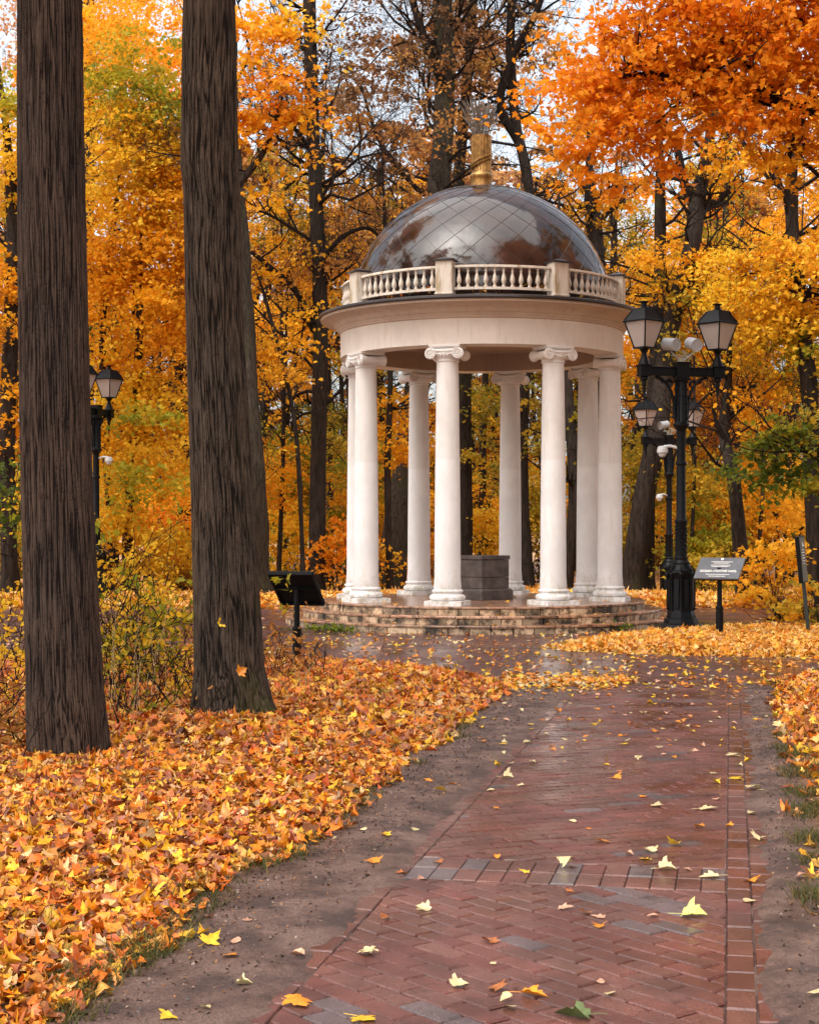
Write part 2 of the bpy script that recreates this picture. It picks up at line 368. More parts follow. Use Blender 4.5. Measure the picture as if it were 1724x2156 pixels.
# ------------------------------------------------------------------ brick path
def clip(pl, hp):
    for (nx_, ny_, c) in hp:
        out = []
        for i in range(len(pl)):
            a, b_ = pl[i], pl[(i + 1) % len(pl)]
            da, db = a[0] * nx_ + a[1] * ny_ - c, b_[0] * nx_ + b_[1] * ny_ - c
            if da >= 0: out.append(a)
            if (da > 0 > db) or (da < 0 < db):
                t = da / (da - db); out.append((a[0] + t * (b_[0] - a[0]), a[1] + t * (b_[1] - a[1])))
        pl = out
        if len(pl) < 3: return None
    return pl
bricks = MB(); bricks.col = []
def brick_poly(pl, col):      # pl in (s, v) path coordinates
    ar = 0
    for i in range(len(pl)): a, b_ = pl[i], pl[(i + 1) % len(pl)]; ar += a[0] * b_[1] - b_[0] * a[1]
    if abs(ar) < .0012: return
    P3 = [O2 + U * s + Vv * v for s, v in pl]
    ar = sum(P3[i][0] * P3[(i + 1) % len(P3)][1] - P3[(i + 1) % len(P3)][0] * P3[i][1] for i in range(len(P3)))
    if ar < 0: P3 = P3[::-1]
    cx, cy_ = np.mean(P3, 0); k = len(P3); dz = random.gauss(0, .0014)
    tx, ty = random.gauss(0, .008), random.gauss(0, .008)
    def ring(off, z):
        o = []
        for p in P3:
            d = math.hypot(p[0] - cx, p[1] - cy_) + 1e-9; f = 1 - off / d * 1.2
            x, y = cx + (p[0] - cx) * f, cy_ + (p[1] - cy_) * f
            o.append((x, y, z + dz + (tx * (x - cx) + ty * (y - cy_)) * (z > -.03)))
        return o
    b0 = len(bricks.v)
    vs = ring(.0, -.05) + ring(.0, -.007) + ring(.007, 0.0)
    fs = [(j * k + i, j * k + (i + 1) % k, (j + 1) * k + (i + 1) % k, (j + 1) * k + i) for j in (0, 1) for i in range(k)]
    fs.append(tuple(2 * k + i for i in range(k)))
    bricks.add(vs, fs); bricks.col += [(*col, 1)] * len(fs)
def bcol(s, v, g=.04):
    gp = g + (.20 if s < 2.4 and (math.sin(s * 2.1 + v * 3.3) + math.sin(v * 5 - s * 1.2)) > .25 else 0)
    if random.random() < gp: k = random.uniform(.8, 1.15); return (.105 * k, .080 * k, .080 * k)
    k = random.uniform(.82, 1.14); q9 = random.uniform(.88, 1.15); return (.132 * k, .053 * k * q9, .042 * k * q9)
BL, BWD, GAP = .225, .105, .009
def field(s0, s1, ang, v0=-PW, v1=0.0):
    # ang: angle of the long side against the camera's x axis, in world space
    la = np.array([math.cos(ang), math.sin(ang)]); qa = np.array([-la[1], la[0]])
    l2 = np.array([la @ U, la @ Vv]); q2 = np.array([qa @ U, qa @ Vv])
    hp = [(1, 0, s0), (-1, 0, -s1), (0, 1, v0), (0, -1, -v1)]
    n = int((s1 - s0 + 3) / BWD) + 4; c = np.array([(s0 + s1) / 2, (v0 + v1) / 2])
    for j in range(-n, n):
        for i in range(-n // 2, n // 2):
            o = c + l2 * (i * BL + (j % 2) * BL / 2) + q2 * (j * BWD)
            if abs(o[0] - (s0 + s1) / 2) > (s1 - s0) / 2 + .3 or abs(o[1] - (v0 + v1) / 2) > (v1 - v0) / 2 + .3: continue
            a_, b_ = (BL - GAP) / 2, (BWD - GAP) / 2
            pl = [tuple(o + l2 * x * a_ + q2 * y * b_) for x, y in ((-1, -1), (1, -1), (1, 1), (-1, 1))]
            pl = clip(pl, hp)
            if pl: brick_poly(pl, bcol(o[0], o[1]))
SB = 1.90
field(-3.2, SB, R(-51)); field(SB + .485, 12.4, R(22))
for k in range(13):
    for r_ in range(2):
        v = -PW + (k + .5) * PW / 13; s = SB + .006 + (r_ + .5) * .238
        if v > -.03: continue
        pl = clip([(s - .115, v - .0545), (s + .115, v - .0545), (s + .115, v + .0545), (s - .115, v + .0545)], [(0, -1, .004)])
        grey = random.random() < (.55 if k in (0, 1, 2, 6, 8, 9) else .08)
        if pl: brick_poly(pl, (.115, .092, .092) if grey else bcol(9, 0, 0))
for row, (v0, v1) in enumerate([(.004, .104), (.109, .209), (-PW - .104, -PW - .004), (-PW - .210, -PW - .109), (.216, .31), (-PW - .32, -PW - .22)]):
    s = -3.2 + .1 * row
    while s < 12.4:
        L = BL
        if row < 4 or random.random() < .35: brick_poly([(s, v0), (s + L - GAP, v0), (s + L - GAP, v1), (s, v1)], tuple(c * .92 for c in bcol(9, 0, 0)))
        s += L
bp = bricks.build('brick_path', M['brick'], smooth=0)
tag(bp, 'wet red brick footpath with grey bricks mixed in', kind='structure')

# ------------------------------------------------------------------ leaves
def tmpl(kind):
    if kind == 'hi':
        h = [(0, 0), (.12, -.06), (.34, -.02), (.27, .12), (.50, .22), (.60, .42), (.42, .42), (.26, .46), (.33, .66), (.20, .68), (.10, .84), (0, 1.0)]
    elif kind == 'mid': h = [(0, 0), (.40, .0), (.27, .2), (.58, .45), (.24, .5), (.20, .72), (0, 1.0)]
    elif kind == 'oval': h = [(0, 0), (.26, .15), (.34, .42), (.20, .75), (0, 1.0)]
    else: h = [(0, 0), (.42, .15), (.46, .55), (0, 1.0)]
    k = len(h); V = [(x, y) for x, y in h] + [(-x, y) for x, y in h[1:-1]]
    f1 = list(range(k)); f2 = [0, k - 1] + [k - 1 + i for i in range(k - 2, 0, -1)]
    return np.array(V, float), [f1, f2]
def leaves_mesh(name, P, Nn, size, col, kind='mid', curl=.25, fold=.25, tips=None, stem=False):
    """P centres, Nn normals, size lengths, col base colours; every leaf folded along its rib and curled"""
    n = len(P); V2, faces = tmpl(kind); k = len(V2)
    Nn = Nn / np.linalg.norm(Nn, axis=1, keepdims=True)
    T = rng.normal(size=(n, 3)) if tips is None else tips
    T = T - (T * Nn).sum(1, keepdims=True) * Nn; T /= np.linalg.norm(T, axis=1, keepdims=True) + 1e-9
    B = np.cross(T, Nn)
    x = V2[:, 0][None, :] * rng.uniform(.85, 1.15, (n, 1)); y = np.repeat(V2[:, 1][None, :] - .45, n, 0)
    cu = rng.normal(0, curl, (n, 1)); fo = rng.normal(fold * .6, fold * .6, (n, 1)); tw = rng.normal(0, curl * .8, (n, 1))
    z = cu * (y ** 2) + fo * np.abs(x) + tw * x * y - cu * .8 * x ** 2
    W = P[:, None, :] + size[:, None, None] * (x[..., None] * B[:, None, :] + y[..., None] * T[:, None, :] + z[..., None] * Nn[:, None, :])
    base = (np.arange(n) * k)[:, None]
    fl = np.concatenate([base + np.array(f)[None, :] for f in faces], 1)
    lens = np.array([len(f) for f in faces]); tot = np.tile(lens, n); st = np.concatenate([[0], np.cumsum(tot)[:-1]])
    me = np_mesh(name, W.reshape(-1, 3), fl.ravel(), st, tot)
    a = me.attributes.new('col', 'FLOAT_COLOR', 'FACE')
    cc = np.ones((n, 4), np.float32); cc[:, :3] = np.clip(col, 0, 1)
    a.data.foreach_set('color', np.repeat(cc, len(faces), 0).ravel()); return me
PAL = {
 'umber': [(.22, .10, .04), (.32, .15, .06), (.14, .07, .035), (.44, .24, .09)],
 'orange': [(.95, .33, .014), (.96, .39, .022), (.96, .46, .035), (.93, .27, .010)],
 'gold': [(.95, .46, .018), (.95, .52, .035), (.94, .39, .014), (.92, .48, .022)],
 'yellow': [(.95, .56, .028), (.95, .62, .05), (.94, .48, .02), (.86, .62, .04)],
 'lime': [(.50, .42, .03), (.34, .34, .028), (.72, .48, .03), (.20, .24, .02)],
 'green': [(.10, .15, .018), (.17, .21, .022), (.30, .29, .025), (.07, .11, .016)],
 'olive': [(.42, .32, .035), (.58, .40, .035), (.24, .23, .025), (.74, .44, .03)],
 'rust': [(.50, .20, .05), (.64, .30, .07), (.36, .14, .04), (.78, .44, .10)],
 'pink': [(.52, .26, .15), (.64, .34, .17), (.44, .18, .09), (.76, .46, .16)],
 'litter': [(.86, .22, .015), (.88, .30, .02), (.86, .42, .10), (.90, .50, .03), (.50, .08, .010), (.86, .60, .28), (.26, .07, .03), (.86, .24, .015), (.40, .13, .04), (.80, .19, .012), (.20, .07, .03), (.92, .40, .018), (.42, .14, .07), (.12, .04, .02), (.92, .52, .02), (.88, .34, .04), (.72, .15, .012), (.30, .10, .05), (.92, .60, .05)],
 'farlitter': [(.88, .36, .03), (.88, .48, .08), (.84, .56, .24), (.86, .27, .02), (.90, .52, .05)],
}
def pick(pal, n, jit=.12):
    a = np.array(PAL[pal]); i = rng.integers(0, len(a), n); j = rng.integers(0, len(a), n); t = rng.uniform(0, 1, (n, 1)) * .5
    return (a[i] * (1 - t) + a[j] * t) * rng.uniform(1 - jit, 1 + jit, (n, 1))

COVER = 1.25
def crown_points(blobs, size, lo=.45):
    """blobs: (centre, (rx, ry, rz), coverage, palette); leaves sit in flattened sprays spread through each ellipsoid"""
    Ps, Ns, Cs = [], [], []
    for c, rad, cov, pal in blobs:
        rx, ry, rz = rad; area = math.pi * rx * rz; n = int(cov * COVER * area / (.30 * size * size))
        ncl = max(4, int(n / 75)); u = rng.normal(size=(ncl, 3)); u /= np.linalg.norm(u, axis=1, keepdims=True)
        rr = rng.uniform(lo ** 3, 1.12, (ncl, 1)) ** (1 / 3.)
        lump = 1 + .28 * np.sin(u[:, :1] * 5 + c[0]) * np.cos(u[:, 2:] * 6 + c[2])
        cc = np.array(c)[None] + u * rr * lump * np.array(rad)[None]
        csz = rng.uniform(.28, .80, ncl) * min(1.0, .6 + min(rx, rz) * .3)
        own = rng.integers(0, ncl, n)
        off = rng.normal(size=(n, 3)) * np.array([.62, .62, .15])[None] * csz[own][:, None]
        tilt = rng.normal(0, .35, (ncl, 2)); off[:, 2] += off[:, 0] * tilt[own, 0] + off[:, 1] * tilt[own, 1] - .25 * (off[:, 0] ** 2 + off[:, 1] ** 2) / csz[own]
        P = cc[own] + off
        nn = rng.normal(size=(n, 3)) * .75; nn[:, 2] += .75; nn[:, 1] -= .25
        pc = PAL[pal]; ci = rng.integers(0, len(pc), ncl); own_c = np.array(pc)[ci][own]
        mixc = pick(pal, n); t = .5
        Ps.append(P); Ns.append(nn); Cs.append(own_c * t + mixc * (1 - t) * rng.uniform(.85, 1.1, (n, 1)))
    return np.concatenate(Ps), np.concatenate(Ns), np.concatenate(Cs)
def crown(blobs, size, parent, kind='mid', name='crown', mat='leaf'):
    P, Nn, col = crown_points(blobs, size)
    k = P[:, 2] > ground_z(P[:, 0], P[:, 1]) + .03
    P, Nn, col = P[k], Nn[k], col[k]; n = len(P)
    if parent is not None: P = P - np.array(parent.location)[None]
    tips = rng.normal(size=(n, 3)) * .7; tips[:, 2] -= .8
    me = leaves_mesh(name, P, Nn, size * rng.uniform(.65, 1.2, n), col, kind, tips=tips)
    return link(name, me, M[mat], parent)

# ------------------------------------------------------------------ trees
def limb(mb, p, d, r, L, depth, sides=5, wig=.25, up=.12, kids=3, ends=None):
    nseg = 5 if depth else 4; pts = [p.copy()]; rad = [r]; dd = d.normalized()
    for i in range(nseg):
        dd = (dd + Vector((random.gauss(0, wig), random.gauss(0, wig), random.gauss(up * .5, wig)))).normalized()
        p = p + dd * (L / nseg); pts.append(p.copy()); rad.append(max(.0035, r * (1 - .8 * (i + 1) / nseg)))
    mb.tube(pts, rad, sides if r > .02 else 3, False)
    if ends is not None and depth <= 1: ends.append(pts[-1].copy()); ends.append(pts[3].copy())
    if depth > 0:
        for k in range(kids + (random.random() < .5)):
            i = random.randint(1, nseg); q = pts[i]
            nd = (dd * .55 + Vector((random.gauss(0, .7), random.gauss(0, .7), random.gauss(.15, .5)))).normalized()
            limb(mb, q, nd, max(.004, rad[i] * .72), L * random.uniform(.42, .72), depth - 1, sides, wig, up, kids, ends)

def catmull(pts, n=8):
    P = [Vector(p) for p in pts]; P = [P[0] * 2 - P[1]] + P + [P[-1] * 2 - P[-2]]; out = []
    for i in range(1, len(P) - 2):
        for k in range(n):
            t = k / n; a, b_, c, d = P[i - 1:i + 3]
            out.append(.5 * ((2 * b_) + (c - a) * t + (2 * a - 5 * b_ + 4 * c - d) * t * t + (3 * b_ - a - 3 * c + d) * t ** 3))
    out.append(P[-2]); return out
def lerp_list(a, n): xs_ = np.linspace(0, 1, len(a)); return list(np.interp(np.linspace(0, 1, n), xs_, a))

def tree(name, trunk_px, wpx, d, label, blobs=(), nlimb=10, size=.105, forks=(), group=None, lmin=.35, Ls=(1.2, 3.2), depth=3, cat='tree', bark='bark_far', kids=3, kind='mid', up=.12):
    """trunk_px: photo points base -> top, placed at the distance d; blobs: (x, y, rx, ry, cover, palette[, dd])"""
    base = AT(*trunk_px[0], d); base.z = gz(base.x, base.y) - .05
    root = empty(name, base, label=label, cat=cat, group=group)
    W = [AT(x, y, d) for x, y in trunk_px]; W[0] = base.copy()
    for k in range(1, len(W)): W[k].y += .35 * math.sin(k * 1.7 + d)
    cv = catmull(W); sc = d / F / 2
    rad = [r_ * sc for r_ in lerp_list(wpx, len(cv))]; rad[0] *= 1.35; rad[1] *= 1.12
    if trunk_px[-1][1] > -50:
        m9 = len(rad); rad = [r_ * (1 - .88 * max(0, (i9 / (m9 - 1) - .72) / .28)) for i9, r_ in enumerate(rad)]
    L0 = Vector(base)
    mb = MB()
    nn = 20 if wpx[0] > 24 else 10
    pts = [p - L0 for p in cv]
    b0 = len(mb.v); mb.tube(pts, rad, nn, True)
    for i in range(b0, len(mb.v)):        # lumpy stem
        v = Vector(mb.v[i]); k = min(range(len(pts)), key=lambda a: abs(pts[a].z - v.z)); o = v - pts[k]; o.z = 0
        f = 1 + .12 * mnoise.noise((v + L0) * 1.6) + .07 * math.sin(math.atan2(o.y, o.x) * 5 + v.z)
        mb.v[i] = tuple(pts[k] + Vector((o.x * f, o.y * f, v.z - pts[k].z)))
    mb.build('trunk', M[bark], root, 60)
    br = MB(); ends = []
    for fk, fw in forks:
        fp = catmull([AT(x, y, d) for x, y in fk], 6); fr = [r_ * sc for r_ in lerp_list(fw, len(fp))]
        br.tube([p - L0 for p in fp], fr, 10, True)
        for k in range(max(2, len(fp) // 3)):
            i = random.randint(len(fp) // 3, len(fp) - 1)
            limb(br, fp[i] - L0, Vector((random.gauss(0, 1), random.gauss(0, .7), .5)), fr[i] * .45, random.uniform(.8, 1.8), 2, ends=ends, kids=kids)
    for k in range(nlimb):
        i = random.randint(int(len(pts) * lmin), len(pts) - 1)
        limb(br, pts[i], Vector((random.choice((-1, 1)) * random.uniform(.6, 1.2), random.gauss(0, .8), random.uniform(.1, .9))), min(.05, rad[i] * random.uniform(.2, .42)), random.uniform(*Ls), depth, ends=ends, kids=kids, up=up)
    if br.v: br.build('branchwork', M['twig'] , root, 60)
    if blobs:
        bl = []
        for q_ in blobs:
            x, y, rx, ry, cov, pal = q_[:6]; dd = q_[6] if len(q_) > 6 else 0
            c = AT(x, y, d + dd); k = (d + dd) / F; bl.append(((c.x, c.y, c.z), (rx * k, min(rx, ry) * k * 1.0, ry * k), cov, pal))
        crown(bl, size, root, kind)
    return root

# --- two big near trunks
def big_trunk(name, cx_base, y_base, prof_px, d, label, mat, seed, fq=74, zq=1.3, cw=.15):
    base = AT(cx_base, y_base, d); z0 = gz(base.x, base.y) - .12; base.z = z0
    root = empty(name, base, label=label, cat='tree')
    nA, nZ = 440, 900; ztop = 13.0
    zz = np.concatenate([np.linspace(0, 5.6, nZ), np.linspace(5.7, ztop, 60)])
    # profile: list of (z world, x left px, x right px)
    pz = np.array([H + (HY - y) * d / F for y, a, b_ in prof_px]); xl = np.array([(a - CX) * d / F for y, a, b_ in prof_px]); xr = np.array([(b_ - CX) * d / F for y, a, b_ in prof_px])
    o = np.argsort(pz); pz, xl, xr = pz[o], xl[o], xr[o]
    L = np.interp(zz + z0, pz, xl); Rr = np.interp(zz + z0, pz, xr)
    cxs = (L + Rr) / 2; rad = (Rr - L) / 2
    rad = rad * np.where(zz > 5.6, 1 - .45 * (zz - 5.6) / (ztop - 5.6), 1)
    th = np.linspace(0, 2 * np.pi, nA, endpoint=False)
    T, Z = np.meshgrid(th, zz); Rm = np.repeat(rad[:, None], nA, 1)
    flare = np.clip(1 - Z / .75, 0, 1) ** 2
    Rm = Rm * (1 + .10 * flare * (np.sin(T * 5 + seed) + .5 * np.sin(T * 9 + 2 * seed)) + .03 * np.sin(T * 3 + Z * .8 + seed))
    # furrowed bark
    H1 = np.zeros_like(T); vals = []
    flat = np.stack([np.cos(T) * Rm, np.sin(T) * Rm, Z], -1).reshape(-1, 3)
    out = np.empty(len(flat)); nz = mnoise.noise
    for i, (a, b_, c) in enumerate(flat.tolist()):
        n3 = nz((a * 5, b_ * 5, c * 2.2)); wv_ = n3 * .5
        n1 = nz((a * fq + seed + wv_, b_ * fq + wv_, c * zq)); n2 = nz((a * 110, b_ * 110 + seed, c * 9)); n4 = nz((a * fq * .5 + 9, b_ * fq * .5, c * zq * .6))
        n5 = nz((a * 30, b_ * 30, c * 26 + seed))
        out[i] = .22 - .55 * math.exp(-(n1 / cw) ** 2) - .20 * math.exp(-(n4 / .08) ** 2) + n2 * .30 + n3 * .10 - .22 * math.exp(-(n5 / .05) ** 2)
    D = out.reshape(T.shape)
    D = np.clip(D, -.55, .6)
    Rm = Rm + D * .017
    X = cxs[:, None] - base.x + np.cos(T) * Rm; Y = np.sin(T) * Rm
    Vt = np.stack([X, Y, Z], -1).reshape(-1, 3); nzz = len(zz)
    ii = np.arange(nzz * nA).reshape(nzz, nA); jj = np.roll(ii, -1, 1)
    qd = np.stack([ii[:-1], jj[:-1], jj[1:], ii[1:]], -1).reshape(-1, 4)
    me = np_mesh('trunk', Vt, qd.ravel(), np.arange(len(qd)) * 4, np.full(len(qd), 4), True)
    dep = me.attributes.new('depth', 'FLOAT', 'POINT'); dep.data.foreach_set('value', D.astype(np.float32).ravel())
    link('trunk', me, mat, root)
    br = MB(); ends = []
    for k in range(16):
        zb = random.uniform(8, 12.8); i = int(np.argmin(np.abs(zz - zb)))
        limb(br, Vector((cxs[i] - base.x, 0, zb)), Vector((random.gauss(0, 1), random.gauss(0, 1), .5)), .07, random.uniform(2, 4.5), 2, ends=ends, kids=2)
    br.build('branchwork', M['twig'], root, 60)
    bl = [((base.x - 1 + random.gauss(0, 2.0), base.y + random.gauss(0, 2.2), 9.5 + random.uniform(0, 7)), (2.2, 2.2, 1.7), .8, 'gold') for k in range(9)]
    crown(bl, .26, root, 'lo')
    return root, (zz, cxs, rad, base)
def near_bark(name, dark, mid, light, moss):
    m, n, l, b = new_mat(name)
    a = N(n, 'ShaderNodeAttribute', attribute_name='depth')
    t = noise_tex(n, l, 30, 6, .7, (1.5, 1.5, .25)); t4 = noise_tex(n, l, 2.5, 4, .6, (1, 1, .4))
    ad = N(n, 'ShaderNodeMath', operation='MULTIPLY_ADD'); l.new(t.outputs[0], ad.inputs[0]); ad.inputs[1].default_value = .55; l.new(a.outputs['Fac'], ad.inputs[2])
    r = ramp(n, l, ad.outputs[0], [(-.0, dark), (.36, mid), (.75, light)])
    r4 = ramp(n, l, t4.outputs[0], [(.35, (.78, .8, .82)), (.65, (1.15, 1.08, 1.0))])
    mx = N(n, 'ShaderNodeMix', data_type='RGBA', blend_type='MULTIPLY'); mx.inputs[0].default_value = 1
    l.new(r.outputs[0], mx.inputs[6]); l.new(r4.outputs[0], mx.inputs[7]); src = mx.outputs[2]
    if moss:
        t3 = noise_tex(n, l, 2.2, 6, .7, (1, 1, .5)); r3 = ramp(n, l, t3.outputs[0], [(.54, (0, 0, 0)), (.68, (1, 1, 1))])
        tc = n.new('ShaderNodeTexCoord'); sp = n.new('ShaderNodeSeparateXYZ'); l.new(tc.outputs['Object'], sp.inputs[0])
        mr = N(n, 'ShaderNodeMapRange'); l.new(sp.outputs[0], mr.inputs[0]); mr.inputs[1].default_value = .0; mr.inputs[2].default_value = .22
        mm = N(n, 'ShaderNodeMath', operation='MULTIPLY'); l.new(r3.outputs[0], mm.inputs[0]); l.new(mr.outputs[0], mm.inputs[1])
        m2 = N(n, 'ShaderNodeMix', data_type='RGBA'); l.new(mm.outputs[0], m2.inputs[0]); l.new(src, m2.inputs[6]); m2.inputs[7].default_value = (.05, .052, .012, 1); src = m2.outputs[2]
    l.new(src, b.inputs['Base Color']); b.inputs['Roughness'].default_value = .8; b.inputs['Specular IOR Level'].default_value = .15
    bump(n, l, t.outputs[0], b, .7, .012); return m
M['near1'] = near_bark('bark_brown', (.010, .006, .005), (.056, .037, .0285), (.094, .066, .052), False)
M['near2'] = near_bark('bark_grey', (.008, .0055, .004), (.052, .037, .028), (.112, .085, .064), True)
T1, _ = big_trunk('tree', 145, 1592, [(1600, 58, 228), (1560, 58, 226), (1450, 57, 215), (1300, 54, 207), (1000, 48, 193), (700, 44, 187), (400, 42, 180), (0, 40, 172), (-400, 42, 168)], 10.6, 'thick straight brown trunk at the far left, nearest to the camera', M['near1'], 1.3)
T2, t2i = big_trunk('tree', 490, 1512, [(1520, 404, 600), (1480, 411, 580), (1400, 413, 558), (1250, 410, 548), (1000, 403, 530), (700, 392, 512), (400, 386, 503), (350, 380, 500), (0, 386, 494), (-400, 388, 490)], 12.9, 'thick mossy grey trunk with a cut branch scar beside the left sign', M['near2'], 4.1, 46, 1.8, .13)
# branch scar on T2
sb = MB(); pz_ = T2.location
scm = MB()
n_ = 18; vs = []; fs = []
for k in range(n_ + 1):
    t = k / n_; zc = .20 + t * .38; wd = .005 + .075 * math.sin(math.pi * (.02 + .96 * t)) ** .5 * (1 - .25 * t)
    for j in range(7):
        u = j / 6 * 2 - 1; vs.append((.055 + u * wd * .8 + .012 * math.sin(t * 5), -.284 - .012 * (1 - u * u) + .02 * t + .008 * mnoise.noise((u * 3, t * 6, 1)), zc))
for k in range(n_):
    for j in range(6): fs.append((k * 7 + j, k * 7 + j + 1, (k + 1) * 7 + j + 1, (k + 1) * 7 + j))
scm.add(vs, fs)
M['scar'] = simple('scar_wood', (.040, .026, .021), .7, 0, 9, .5, .4, .02)
so_ = scm.build('scar', M['scar'], T2, 60); sm = so_.modifiers.new('solid', 'SOLIDIFY'); sm.thickness = .03
so_['label'] = 'smooth oval scar where a branch was cut off'

# ------------------------------------------------------------------ the rotunda
D0 = 27.24; TC = Vector(((1013 - CX) * D0 / F, D0, 0)); RC = 2.21
FZ = .385; CT = 4.48           # floor level, top of the columns
gaz = empty('rotunda', TC, label='round white columned pavilion with glossy brown dome standing at the end of the path', cat='pavilion')
TH0 = R(15)
col_ang = [R(-90) + R(-16.5) + R(45) * k for k in range(8)]   # k=0 front-left
# steps: risers and treads of cut stone blocks
def ring_blocks(name, rin, rout, z0, z1, nb, mats, label=None):
    mb = MB(); mb.col = []
    gap = .007 / rout
    for k in range(nb):
        a0 = 2 * math.pi * k / nb + gap; a1 = 2 * math.pi * (k + 1) / nb - gap; m_ = 4
        tone = random.choice((.55, .8, 1.0, 1.1, 1.25)); j = random.gauss(0, .003)
        vs = []
        for i in range(m_ + 1):
            a = a0 + (a1 - a0) * i / m_
            for (r_, z) in ((rin, z0), (rout + j, z0), (rout + j, z1 - .012), (rout + j - .008, z1), (rin, z1)): vs.append((r_ * math.cos(a), r_ * math.sin(a), z))
        fs = []
        for i in range(m_):
            for q_ in range(5): fs.append((i * 5 + q_, (i + 1) * 5 + q_, (i + 1) * 5 + (q_ + 1) % 5, i * 5 + (q_ + 1) % 5))
        fs.append((0, 1, 2, 3, 4)); fs.append(tuple(m_ * 5 + i for i in (4, 3, 2, 1, 0)))
        mb.add(vs, fs); mb.col += [(tone, tone * .98, tone * .95, 1)] * len(fs)
    o = mb.build(name, mats, gaz, 30)
    return o
ring_blocks('step', 2.3, 3.33, -.06, .088, 64, M['riser'])
ring_blocks('step_tread', 2.35, 3.345, .092, .128, 40, M['tread'])
ring_blocks('step', 2.3, 3.04, .128, .218, 58, M['riser'])
ring_blocks('step_tread', 2.3, 3.055, .222, .257, 36, M['tread'])
ring_blocks('step', 2.2, 2.76, .257, .350, 54, M['riser'])
mb = MB(); mb.lathe([(2.775, .354), (2.775, .378), (2.768, .385), (1.4, .385), (.01, .385)], 96, caps=False); mb.col = [(1, 1, 1, 1)] * len(mb.f)
mb.build('floor', M['tread'], gaz, 30)

# column: shaft > base, capital
def make_column():
    mb = MB(); z0 = FZ + .27; z1 = CT - .25; hh = z1 - z0; prof = []
    prof.append((.212, z0 - .02))
    for k in range(21):
        t = k / 20; r_ = .207 - .035 * (t ** 1.7); prof.append((r_ + (.012 if k == 0 else 0), z0 + t * hh))
    mb.lathe(prof, 48)
    c = mb.build('column', M['column'], None, 30)
    b_ = MB(); b_.box((0, 0, FZ + .036), (.60, .60, .072))
    pr = [(.20, FZ + .074)]
    for k in range(9): a = -math.pi / 2 + math.pi * k / 8; pr.append((.235 + .050 * math.cos(a), FZ + .123 + .048 * math.sin(a)))
    pr += [(.232, FZ + .178), (.222, FZ + .190), (.222, FZ + .198)]
    for k in range(7): a = -math.pi / 2 + math.pi * k / 6; pr.append((.222 + .026 * math.cos(a), FZ + .222 + .022 * math.sin(a)))
    pr += [(.216, FZ + .25), (.214, FZ + .27)]
    b_.lathe(pr, 48); b_.build('base', M['column'], c, 30, bevel=0)
    k_ = MB(); zt = CT
    # abacus
    k_.box((0, 0, zt - .018), (.50, .44, .034)); k_.box((0, 0, zt - .045), (.46, .41, .018))
    # echinus and neck ring
    k_.lathe([(.176, zt - .262), (.186, zt - .255), (.186, zt - .244), (.178, zt - .236), (.19, zt - .20), (.225, zt - .16), (.235, zt - .13), (.21, zt - .10)], 40)
    for k in range(24):
        a = 2 * math.pi * k / 24; k_.lathe([(.004, -.03), (.018, -.012), (.020, .01), (.006, .03)], 6, (.218 * math.cos(a), .218 * math.sin(a), zt - .165))
    for k in range(36):
        a = 2 * math.pi * k / 36; k_.lathe([(.002, -.008), (.009, 0), (.002, .008)], 5, (.188 * math.cos(a), .188 * math.sin(a), zt - .25))
    rx = Matrix.Rotation(R(90), 3, 'X')
    for sy in (-1, 1):
        # canal linking the volutes
        pts = []
        for k in range(13): t = k / 12 * 2 - 1; pts.append((t * .20, sy * .215, zt - .085 - .018 * (1 - t * t)))
        k_.tube(pts, .024, 8); pts = [(x, y, z - .05) for x, y, z in pts]; k_.tube(pts, .013, 6)
        k_.box((0, sy * .20, zt - .10), (.40, .035, .07))
    for sx in (-1, 1):
        cx, cz = sx * .222, zt - .138
        # bolster (cushion) between front and back scrolls
        k_.lathe([(.092, -.222), (.092, -.205), (.078, -.17), (.060, -.08), (.066, -.012), (.066, .012), (.060, .08), (.078, .17), (.092, .205), (.092, .222)], 26, (cx, 0, cz), rx)
        for sy in (-1, 1):
            pts = []; rad = []
            for k in range(64):
                t = k / 63; a = math.pi / 2 - sx * 0 + (-sx) * (-1) * t * 2 * math.pi * 2.4
                r_ = .086 * (1 - .80 * t)
                pts.append((cx + r_ * math.cos(a) , sy * .226, cz + r_ * math.sin(a))); rad.append(.0135 * (1 - .45 * t))
            k_.tube(pts, rad, 6); k_.lathe([(.019, -.016), (.019, .010), (.010, .018)], 12, (cx, sy * .222, cz), rx if sy < 0 else Matrix.Rotation(R(-90), 3, 'X'))
    k_.build('capital', M['column'], c, 35)
    return c
col0 = make_column()
for k, a in enumerate(col_ang):
    c = col0 if k == 0 else copy_tree(col0)
    c.parent = gaz; c.location = (RC * math.cos(a), RC * math.sin(a), 0); c.rotation_euler = (0, 0, a + R(90))

